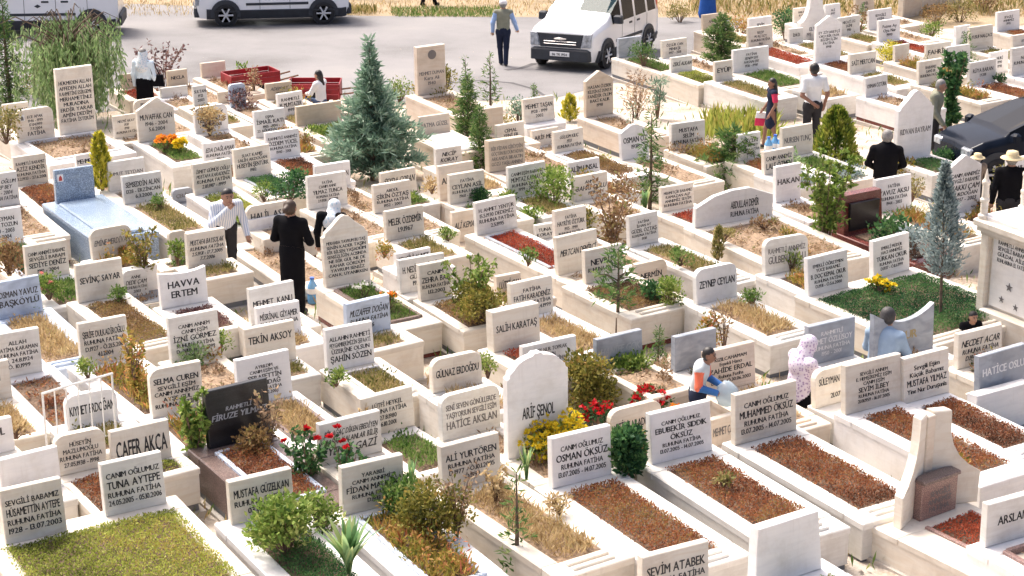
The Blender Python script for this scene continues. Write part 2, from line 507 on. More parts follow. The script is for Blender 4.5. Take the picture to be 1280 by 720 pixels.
rngv = np.random.default_rng(5)
def grass_patch(name, pix_box, n, hlen, fo, label):
    x0, x1, y0, y1 = pix_box
    C = []
    for i in range(n):
        px = rngv.uniform(x0, x1); py = rngv.uniform(y0, y1)
        p = at(px, py)
        C.append((p.x, p.y, p.z))
    C = np.array(C)
    D = rngv.normal(0, 0.35, (n, 3)); D[:, 2] = 1
    q = leaves(C, D, rngv.uniform(hlen * .5, hlen * 1.2, n), hlen * 0.14, rngv)
    o = obj(name, quadmesh(name, q, rngv.random(n)), MATS['fo_' + fo])
    return tag(o, kind='stuff', label=label, cat='grass')
grass_patch('dry_grass', (-40, 900, -14, 21), 6000, 0.17, 'straw', 'dry yellow grass on the verge beyond the road')
grass_patch('green_grass', (490, 625, 11, 22), 2200, 0.15, 'grass', 'strip of green grass at the edge of the road')
grass_patch('green_grass', (395, 470, 12, 19), 500, 0.26, 'olive', 'olive grass by the back of the parked van')
grass_patch('dry_weeds', (860, 1280, -6, 22), 4200, 0.20, 'straw', 'dry weeds along the top right edge behind the graves')
grass_patch('green_weeds', (860, 1280, -6, 20), 1500, 0.34, 'olive', 'olive weeds along the top right edge behind the graves')
grass_patch('weed_patch', (880, 970, 150, 176), 900, 0.40, 'moss', 'tall yellow green weeds in front of the walking girl')
grass_patch('weed_tufts', (20, 1260, 120, 700), 4200, 0.17, 'straw', 'scattered dry tufts growing between the graves')
grass_patch('green_tufts', (20, 1260, 120, 720), 5200, 0.20, 'grass', 'scattered green tufts growing between the graves')
plain('stone_chip', (0.42, 0.37, 0.31), 0.9, var=0.4, scale=4)
def pebbles(n):
    vs_ = []
    for i in range(n):
        px = rngv.uniform(0, 1280); py = 60 + 680 * rngv.random() ** 0.8
        p = at(px, py); s = rngv.uniform(0.012, 0.035)
        a = rngv.uniform(0, 6.28); c, d = math.cos(a) * s, math.sin(a) * s
        z = s * rngv.uniform(.5, .9)
        b = [(p.x + c, p.y + d, p.z), (p.x - d, p.y + c, p.z), (p.x - c, p.y - d, p.z), (p.x + d, p.y - c, p.z)]
        t = (p.x, p.y, p.z + z)
        for k in range(4): vs_ += [b[k], b[(k + 1) % 4], t, t]
    f = []
    v2 = []
    for k in range(0, len(vs_), 4):
        j = len(v2); v2 += vs_[k:k + 3]; f.append((j, j + 1, j + 2))
    o = obj('gravel', pymesh('gravel', v2, f), MATS['stone_chip'])
    tag(o, kind='stuff', label='loose pebbles on the ground between the graves', cat='gravel')
pebbles(2500)

# ------------------------------------------------------------------ vehicles
plain('car_white', (0.80, 0.81, 0.83), 0.3, coat=0.6, var=0.02, scale=2)
plain('car_navy', (0.008, 0.012, 0.022), 0.2, spec=.1, var=0.2, scale=2)
plain('trim', (0.025, 0.03, 0.04), 0.6, var=0.2, scale=6)
plain('tyre', (0.018, 0.018, 0.02), 0.85, var=0.3, scale=12)
plain('rim', (0.55, 0.56, 0.58), 0.4, metal=0.1)
plain('lamp', (0.30, 0.33, 0.37), 0.15, coat=0.6, var=.5, scale=12)
plain('lamp_red', (0.45, 0.02, 0.02), 0.2, coat=0.8)
plain('plate', (0.8, 0.8, 0.8), 0.5)
plain('chrome', (0.7, 0.7, 0.72), 0.2, metal=1.0)
plain('seat', (0.10, 0.11, 0.12), 0.9)
def glass_mat(name, tint, alpha):
    m, n, b = newmat(name)
    N = n.nodes; L = n.links
    b.inputs['Base Color'].default_value = lin(tint)
    b.inputs['Roughness'].default_value = 0.06 if alpha < 1 else .2
    b.inputs['Specular IOR Level'].default_value = .5 if alpha < 1 else .15
    t = N.new('ShaderNodeBsdfTransparent'); t.inputs['Color'].default_value = (0.72, 0.82, 0.84, 1)
    x = N.new('ShaderNodeMixShader'); x.inputs[0].default_value = alpha
    o_ = N['Material Output']
    L.new(t.outputs[0], x.inputs[1]); L.new(b.outputs[0], x.inputs[2]); L.new(x.outputs[0], o_.inputs['Surface'])
    MATS[name] = m
glass_mat('windscreen', (0.05, 0.10, 0.11), 0.72)
glass_mat('darkglass', (0.008, 0.009, 0.012), 1.0)

def vehicle(name, label, loc, rz, W, st, paint, wheels, wr, glass_cells, extra=None, rows_glass=None, group=None, shield=(0, 0)):
    """loft of stations along x (front is -x). st: list of (x, zb, zsill, zbelt, zwin, ztop, k_win, k_top) heights of the ring and width factors.
    glass_cells: dict part name -> list of (station i, band j) cells; both sides."""
    t = empty(name, loc, rz, label, 'van' if 'van' in name else 'car', group)
    h = W / 2
    rings = []
    for (x, zb, zs, zt, zw, zr, kw, kt, kx) in st:
        half = [(0.90 * kx, zb), (1.0 * kx, zs), (1.0 * kx, zt), (kw * kx, zw), (kt * kx, zr - 0.03), (0.0, zr)]
        ring = [(x, -h * a, z) for a, z in half] + [(x, h * a, z) for a, z in half[-2::-1]]
        rings.append(ring)
    m = len(rings[0])
    groups = {}
    cellname = {}
    for part, cells in glass_cells.items():
        for (i, j) in cells: cellname[(i, j)] = part
    for i in range(len(rings) - 1):
        for j in range(m - 1):
            jj = j if j < 5 else m - 2 - j
            part = cellname.get((i, jj), 'body')
            if part == 'side_window': part = ('side_window', i, j)
            a, b, c, d = rings[i][j], rings[i][j + 1], rings[i + 1][j + 1], rings[i + 1][j]
            groups.setdefault(part, []).append((a, b, c, d))
    def ends(ring, rev):
        return ring[::-1] if rev else ring
    objs = {}
    for part, qs in groups.items():
        verts, faces, idx = [], [], {}
        for q in qs:
            f = []
            for p in q:
                key = tuple(round(c, 4) for c in p)
                if key not in idx: idx[key] = len(verts); verts.append(p)
                if idx[key] not in f: f.append(idx[key])
            if len(f) >= 3: faces.append(tuple(f[::-1]))
        if part == 'body':
            for ring, rev in ((rings[0], True), (rings[-1], False)):
                f = []
                for p in ring:
                    key = tuple(round(c, 4) for c in p)
                    if key not in idx: idx[key] = len(verts); verts.append(p)
                    if idx[key] not in f: f.append(idx[key])
                faces.append(tuple(f[::-1] if rev else f))
            o = obj('body', pymesh('body', verts, faces), MATS[paint], t)
            bv = o.modifiers.new('bevel', 'BEVEL'); bv.width = 0.035; bv.segments = 3; bv.limit_method = 'ANGLE'; bv.angle_limit = R(22)
            for p_ in o.data.polygons: p_.use_smooth = True
            es = o.modifiers.new('wn', 'WEIGHTED_NORMAL')
        else:
            nm = part if isinstance(part, str) else part[0]
            mt = {'windscreen': 'darkglass' if paint == 'car_navy' else 'windscreen', 'side_window': 'darkglass', 'rear_window': 'darkglass', 'bumper': 'trim', 'sill': 'trim', 'grille': 'trim'}[nm]
            o = obj(nm, pymesh(nm, verts, faces), MATS[mt], t)
            if nm in ('bumper', 'sill'):
                so_ = o.modifiers.new('solid', 'SOLIDIFY'); so_.thickness = 0.05; so_.offset = 1
    # wheels
    wm = MB(); wm.lathe([(wr * .62, -0.09), (wr * .9, -0.1), (wr, -0.06), (wr, 0.06), (wr * .9, 0.1), (wr * .62, 0.09)], 24, axis='y')
    tyre = wm.mesh('tyre', True)
    rm = MB(); rm.lathe([(wr * .64, -0.07), (wr * .64, 0.07)], 20, axis='y')
    rm.lathe([(wr * .15, -0.10), (wr * .15, 0.10)], 10, axis='y')
    for k in range(6):
        a = k * math.pi / 3
        for s in (-1, 1):
            c, d = math.cos(a), math.sin(a)
            rm.tube([(c * wr * .1, s * 0.085, d * wr * .1), (c * wr * .64, s * 0.085, d * wr * .64)], wr * .09, 5)
    rim = rm.mesh('rim')
    am = MB()
    n = 14; ro, ri = wr * 1.32, wr * 1.06
    vs_, fs = [], []
    for k in range(n + 1):
        a = math.pi * (k / n) * 1.12 - math.pi * 0.06
        for r_, y in ((ri, 0.03), (ro, 0.03), (ro, -0.03), (ri, -0.03)):
            vs_.append((r_ * math.cos(a), y, r_ * math.sin(a)))
    for k in range(n):
        for q in range(4):
            fs.append((k * 4 + q, k * 4 + (q + 1) % 4, (k + 1) * 4 + (q + 1) % 4, (k + 1) * 4 + q))
    am.add(vs_, fs)
    arch = am.mesh('wheel_arch')
    dm = MB(); dm.lathe([(wr * 1.07, -0.012), (wr * 1.07, 0.012)], 20, axis='y')
    dark = dm.mesh('arch_liner')
    for wx in wheels:
        for s in (-1, 1):
            e = obj('wheel', tyre, MATS['tyre'], t, (wx, s * (h - 0.06), wr))
            obj('rim', rim, MATS['rim'], e)
            obj('wheel_arch', arch, MATS['trim'], t, (wx, s * (h + 0.005), wr * 1.04))
            obj('arch_liner', dark, MATS['trim'], t, (wx, s * (h + 0.004), wr * 1.04))
    return t

def slope_tilt(t, rz):
    n = Vector((0, SLOPE, 1)).normalized()
    q = Vector((0, 0, 1)).rotation_difference(n)
    t.rotation_mode = 'QUATERNION'
    t.rotation_quaternion = q @ Matrix.Rotation(rz, 3, 'Z').to_quaternion()

def van(label, loc, rz, k=1.0, H=1.82):
    # x, zb, sill, belt, window top, roof, kwin, ktop, kx
    st = [(-2.13, .30, .48, .72, .80, .84, .92, .70, .84),
          (-2.08, .24, .50, .84, .94, .98, .92, .72, .93),
          (-1.85, .22, .50, .92, 1.03, 1.07, .92, .74, .985),
          (-1.18, .22, .46, 1.02, 1.16, 1.20, .92, .78, 1.0),
          (-0.98, .22, .46, 1.04, 1.30, 1.34, .93, .80, 1.0),
          (-0.42, .22, .46, 1.06, 1.62, H - .04, .90, .76, 1.0),
          (-0.30, .22, .46, 1.06, 1.64, H - .02, .90, .76, 1.0),
          (0.42, .22, .46, 1.07, 1.66, H, .90, .76, 1.0),
          (0.54, .22, .46, 1.07, 1.66, H, .90, .76, 1.0),
          (1.26, .22, .46, 1.08, 1.65, H, .90, .76, 1.0),
          (1.38, .22, .46, 1.08, 1.65, H, .90, .76, 1.0),
          (1.92, .22, .46, 1.08, 1.63, H - .01, .90, .76, 1.0),
          (2.06, .24, .48, 1.06, 1.58, H - .04, .90, .76, .985),
          (2.14, .30, .50, 1.02, 1.48, H - .12, .90, .74, .95)]
    cells = {'windscreen': [(4, 3), (4, 4)], 'side_window': [(4, 2), (6, 2), (8, 2), (10, 2)],
             'sill': [(i, 0) for i in range(2, 12)]}
    t = vehicle('van', label, loc, rz, 1.80 * k, st, 'car_white', (-1.32, 1.42), 0.32, cells)
    h = 0.9 * k
    gl = MB(); gl.prism([(-.56, .62), (.56, .62), (.62, .88), (-.62, .88)], 0, .05)
    def rotf(v): return [(-2.125 + p[1] - 0.05, p[0], p[2]) for p in v]
    def panel(nm, outl, mt, x=-2.16, th=.05):
        mb = MB(); mb.prism(outl, 0, th, .008)
        mb.v = [(x + p[1], -p[0], p[2]) for p in mb.v]
        return mb.build(nm, MATS[mt], t)
    panel('grille', [(-.53, .58), (.53, .58), (.60, .91), (-.60, .91)], 'trim')
    for zz in (.65, .71): panel('grille_bar', [(-.42, zz), (.42, zz), (.43, zz + .02), (-.43, zz + .02)], 'chrome', -2.18, .03)
    panel('badge', [(-.16, .77), (0, .75), (.16, .77), (.17, .80), (0, .82), (-.17, .80)], 'chrome', -2.185, .03)
    panel('number_plate', [(-.26, .36), (.26, .36), (.26, .47), (-.26, .47)], 'plate', -2.20, .03)
    fb = MB(); fb.box(-2.19, -2.02, -h * .88, h * .88, .26, .56, .05); fb.build('front_bumper', MATS['trim'], t)
    rb = MB(); rb.box(2.06, 2.22, -h * .95, h * .95, .28, .58, .05); rb.build('rear_bumper', MATS['trim'], t)
    for s in (-1, 1):
        hl = MB(); hl.prism([(s * .55, .60), (s * .80, .60), (s * .81, .93), (s * .62, .92)][::s], 0, .16, .012)
        hl.v = [(-2.235 + p[1] + abs(p[0]) * .10, p[0], p[2]) for p in hl.v]
        hl.build('headlight', MATS['lamp'], t)
        mi = MB(); mi.box(-.98, -.80, s * h - (0.0 if s > 0 else .22), s * h + (.22 if s > 0 else 0.0), 1.06, 1.26, .03)
        mi.build('mirror', MATS['trim'], t)
        st_ = MB(); st_.box(-.75, 1.0, s * h - .015, s * h + .025, .58, .65, .008); st_.build('rub_strip', MATS['trim'], t)
        hd = MB(); hd.box(.10, .30, s * h - .01, s * h + .03, .93, .98, .008); hd.build('door_handle', MATS['trim'], t)
        hd = MB(); hd.box(.62, .82, s * h - .01, s * h + .03, .93, .98, .008); hd.build('door_handle', MATS['trim'], t)
        tl = MB(); tl.box(2.02, 2.16, s * (h * .9) - .06, s * (h * .9) + .06, 1.05, 1.5, .02); tl.build('tail_light', MATS['lamp_red'], t)
        for gx in (-.36, .48, 1.32):
            gp = MB(); gp.box(gx - .006, gx + .006, s * h - .004, s * h + .003, .47, 1.05); gp.build('door_gap', MATS['trim'], t)
        sm = MB(); sm.box(-.35, .1, s * .38 - .24, s * .38 + .24, .5, .75, .04).box(.02, .16, s * .38 - .22, s * .38 + .22, .7, 1.25, .04)
        sm.build('seat', MATS['seat'], t)
    da = MB(); da.box(-1.2, -.75, -h * .85, h * .85, .8, 1.08, .05); da.build('dashboard', MATS['trim'], t)
    wh = MB(); pts = [(-.66 + .06 * math.sin(a), .38 + .18 * math.cos(a), 1.12 + .17 * math.sin(a)) for a in np.linspace(0, 2 * math.pi, 14)]
    wh.tube(pts, .014, 5); wh.build('steering_wheel', MATS['trim'], t)
    slope_tilt(t, rz)
    return t

# the white passenger van facing lower left
pA, pB = at(757, 86), at(829, 58)
dv = (pB - pA); dv.z = 0
ang = math.atan2(dv.y, dv.x)
VANC = van('white passenger van facing the camera on the road', (0, 0, 0), ang)
nrm = Vector((math.sin(ang), -math.cos(ang), 0))     # its right hand side towards the camera
base = pA - nrm * 0.86 + dv.normalized() * 1.32
VANC.location = (base.x, base.y, ground(base.x, base.y) + .012)
# number plate lettering is added with the other lettering below

pA, pB = at(275, 34), at(395, 31)
dv = (pB - pA); dv.z = 0
VANB = van('white van parked sideways across the road, its wheels and sills in view', (0, 0, 0), math.atan2(dv.y, dv.x), 0.95)
base = (pA + pB) / 2 + Vector((0, .84, 0))
VANB.location = (base.x, base.y, ground(base.x, base.y) + .012)

pB = at(116, 46)
ang = R(6)
VANA = van('white van behind the weeping willow at the left edge', (0, 0, 0), ang, 1.0)
d_ = Vector((math.cos(ang), math.sin(ang), 0)); nrm = Vector((math.sin(ang), -math.cos(ang), 0))
base = pB - d_ * 1.42 - nrm * 0.86
VANA.location = (base.x, base.y, ground(base.x, base.y) + .012)
bd = MB(); bd.prism([(-.09, .84), (0, .79), (.09, .84), (0, .89)], -0.912, -0.895); bd.build('badge', MATS['trim'], VANA)

def sedan(label, loc, rz):
    st = [(-2.2, .32, .45, .58, .64, .68, .9, .7, .80),
          (-2.1, .24, .45, .66, .76, .80, .9, .72, .92),
          (-1.7, .20, .44, .78, .88, .92, .92, .74, 1.0),
          (-0.95, .20, .44, .86, .97, 1.00, .92, .76, 1.0),
          (-0.80, .20, .44, .88, 1.05, 1.08, .92, .76, 1.0),
          (-0.05, .20, .44, .90, 1.36, 1.44, .84, .66, 1.0),
          (0.10, .20, .44, .90, 1.37, 1.46, .84, .66, 1.0),
          (0.62, .20, .44, .91, 1.38, 1.47, .84, .66, 1.0),
          (0.74, .20, .44, .91, 1.37, 1.46, .84, .66, 1.0),
          (1.25, .20, .44, .92, 1.28, 1.38, .84, .66, 1.0),
          (1.80, .22, .46, .90, 1.00, 1.04, .90, .72, .98),
          (2.15, .30, .50, .84, .92, .95, .90, .72, .90)]
    cells = {'windscreen': [(4, 3), (4, 4)], 'side_window': [(4, 2), (6, 2), (8, 2)], 'rear_window': [(9, 3), (9, 4)], 'sill': [(i, 0) for i in range(2, 10)]}
    st = [((s[0] if s[0] > -.8 else -.8 + (s[0] + .8) * .55),) + s[1:] for s in st]      # a short bonnet
    t = vehicle('car', label, loc, rz, 1.70, st, 'car_navy', (-1.02, 1.28), .30, cells)
    for s in (-1, 1):
        mi = MB(); mi.box(-.85, -.68, s * .87 - (0 if s > 0 else .2), s * .87 + (.2 if s > 0 else 0), .90, 1.06, .04); mi.build('mirror', MATS['car_navy'], t)
        hl = MB(); hl.box(-1.58, -1.42, s * .6 - .16, s * .6 + .16, .62, .76, .03); hl.build('headlight', MATS['lamp'], t)
        hd = MB(); hd.box(.30, .48, s * .87 - .01, s * .87 + .03, .80, .84, .008); hd.build('door_handle', MATS['car_navy'], t)
    slope_tilt(t, rz)
    return t
ang = R(12)
p = at(1190, 228)
CAR = sedan('dark navy car parked among the graves at the right edge', (0, 0, 0), ang)
d_ = Vector((math.cos(ang), math.sin(ang), 0)); nrm = Vector((math.sin(ang), -math.cos(ang), 0))
base = p + d_ * 1.5
CAR.location = (base.x, base.y, ground(base.x, base.y) + .012)
CARPOS = base

def red_cart(label, pl, pr, depth, hgt):
    a, b = at(*pl), at(*pr)
    d = b - a; d.z = 0
    L = d.length
    t = empty('handcart', (a.x, a.y, min(a.z, b.z)), math.atan2(d.y, d.x), label, 'handcart', 'red handcarts by the road')
    plain('cart_red', (0.30, 0.012, 0.02), 0.45, var=0.25, scale=6)
    z0 = hgt - .34
    mb = MB(); mb.box(0, L, 0, depth, z0, z0 + .04); mb.build('cart_bed', MATS['cart_red'], t)
    for k in range(3):
        for nm, y0, y1 in (('front_board', -.03, -.005), ('back_board', depth + .005, depth + .03)):
            mb = MB(); mb.box(0, L, y0, y1, z0 + .005 + k * .115, z0 + .11 + k * .115, .006); mb.build(nm, MATS['cart_red'], t)
    for nm, x0, x1 in (('side_board', -.03, -.004), ('side_board', L + .004, L + .03)):
        mb = MB(); mb.box(x0, x1, -.02, depth + .02, z0, z0 + .34, .006); mb.build(nm, MATS['cart_red'], t)
    mb = MB(); mb.lathe([(.24, -.03), (.28, -.03), (.28, .03), (.24, .03)], 18, (L * .5, .15, .28), 'y')
    for yy in (-.10, depth + .10):
        w_ = MB(); w_.lathe([(.18, -.03), (.28, -.03), (.28, .03), (.18, .03)], 18, (L * .5, yy, .28), 'y'); w_.build('wheel', MATS['tyre'], t)
    for xx in (.1, L - .1):
        for yy in (.05, depth - .05):
            w_ = MB(); w_.box(xx - .025, xx + .025, yy - .025, yy + .025, -.05, z0); w_.build('leg', MATS['rust'], t)
    for yy in (.06, depth - .06):
        w_ = MB(); w_.tube([(L + .02, yy, z0 + .1), (L + .5, yy, z0 + .16)], .02, 6); w_.build('handle', MATS['rust'], t)
    return t
red_cart('red open handcart holding flowers, nearer the parked van', (292, 137), (350, 131), .55, .78)
red_cart('red open handcart beside the dark haired girl at the roadside', (362, 146), (424, 146), .6, .72)
# ------------------------------------------------------------------ lettering
GLYPH = {}
def glyph(ch):
    if ch in GLYPH: return GLYPH[ch]
    if ch == ' ':
        GLYPH[ch] = (np.zeros((0, 3)), [], 0.30); return GLYPH[ch]
    cu = bpy.data.curves.new('g', 'FONT')
    cu.body = ch
    cu.resolution_u = 2
    cu.offset = 0.0
    o = bpy.data.objects.new('g', cu)
    COL.objects.link(o)
    dg = bpy.context.evaluated_depsgraph_get()
    me = bpy.data.meshes.new_from_object(o.evaluated_get(dg))
    n = len(me.vertices)
    co = np.zeros(n * 3, dtype=np.float32)
    me.vertices.foreach_get('co', co)
    co = co.reshape(-1, 3)
    fs = [tuple(p.vertices) for p in me.polygons]
    x0 = co[:, 0].min() if n else 0
    x1 = co[:, 0].max() if n else 0.3
    co[:, 0] -= x0
    bpy.data.objects.remove(o); bpy.data.curves.remove(cu); bpy.data.meshes.remove(me)
    GLYPH[ch] = (co, fs, float(x1 - x0) + 0.07)
    return GLYPH[ch]

def line_geo(s):
    x = 0; Vs = []; Fs = []; n = 0
    for ch in s:
        co, fs, adv = glyph(ch)
        if len(co):
            c = co.copy(); c[:, 0] += x
            Vs.append(c); Fs += [tuple(i + n for i in f) for f in fs]; n += len(c)
        x += adv
    if not Vs: return np.zeros((0, 3)), [], 0.01
    return np.concatenate(Vs), Fs, x - 0.07

def inscription(lines, w, h, top=0.10, fill=0.80, y=-0.0, maxsize=0.12, shear=0.0, squeeze=1.0):
    """lines centred on a face w x h; returns a mesh in (x, y, z) with z up from the stone's foot"""
    sizes = []
    geo = []
    for s in lines:
        big = s.startswith('#')
        s = s.lstrip('#')
        a = line_geo(s)
        size = (1.35 if big else 0.95)
        geo.append(a); sizes.append(size)
    tot = sum(s * 1.42 for s in sizes)
    unit = min(h * fill / tot, maxsize)
    Vs, Fs, n = [], [], 0
    z = h * (1 - top)
    slack = h * (1 - top) - tot * unit
    if len(lines) <= 2: z -= max(0, slack) * 0.30
    elif slack > 0: z -= slack * 0.25
    for (co, fs, wd), s in zip(geo, sizes):
        sz = unit * s / 0.72
        sx = min(sz * squeeze, w * 0.86 / max(wd, 1e-3))
        z -= unit * s * 1.2
        if len(co):
            c = np.empty((len(co), 3))
            c[:, 0] = (co[:, 0] - wd / 2) * sx + co[:, 1] * sz * shear
            c[:, 1] = y
            c[:, 2] = z + co[:, 1] * sz
            for (ox, oz, oy) in ((0, 0, 0), (.04, .012, .0006), (-.02, -.010, .0012)):     # strokes as heavy as the painted letters
                c2 = c + np.array([ox * sx, oy, oz * sz])
                Vs.append(c2); Fs += [tuple(i + n for i in f) for f in fs]; n += len(c2)
        z -= unit * s * 0.22
    me = bpy.data.meshes.new('inscription')
    me.from_pydata(np.concatenate(Vs).tolist() if Vs else [], [], Fs)
    me.update()
    return me

# number plate of the van on the road
pm = inscription(['06 TK 1954'], .5, .1, .02, .9, 0, .09)
pv = [(-2.202, -v.co.x, .36 + v.co.z) for v in pm.vertices]
pl = pymesh('plate_lettering', pv, [tuple(p.vertices) for p in pm.polygons])
for c_ in VANC.children:
    if c_.name.startswith('number_plate'): obj('plate_lettering', pl, MATS['letter'], c_)

# ------------------------------------------------------------------ graves
RF = 'RUHUNA FATİHA'
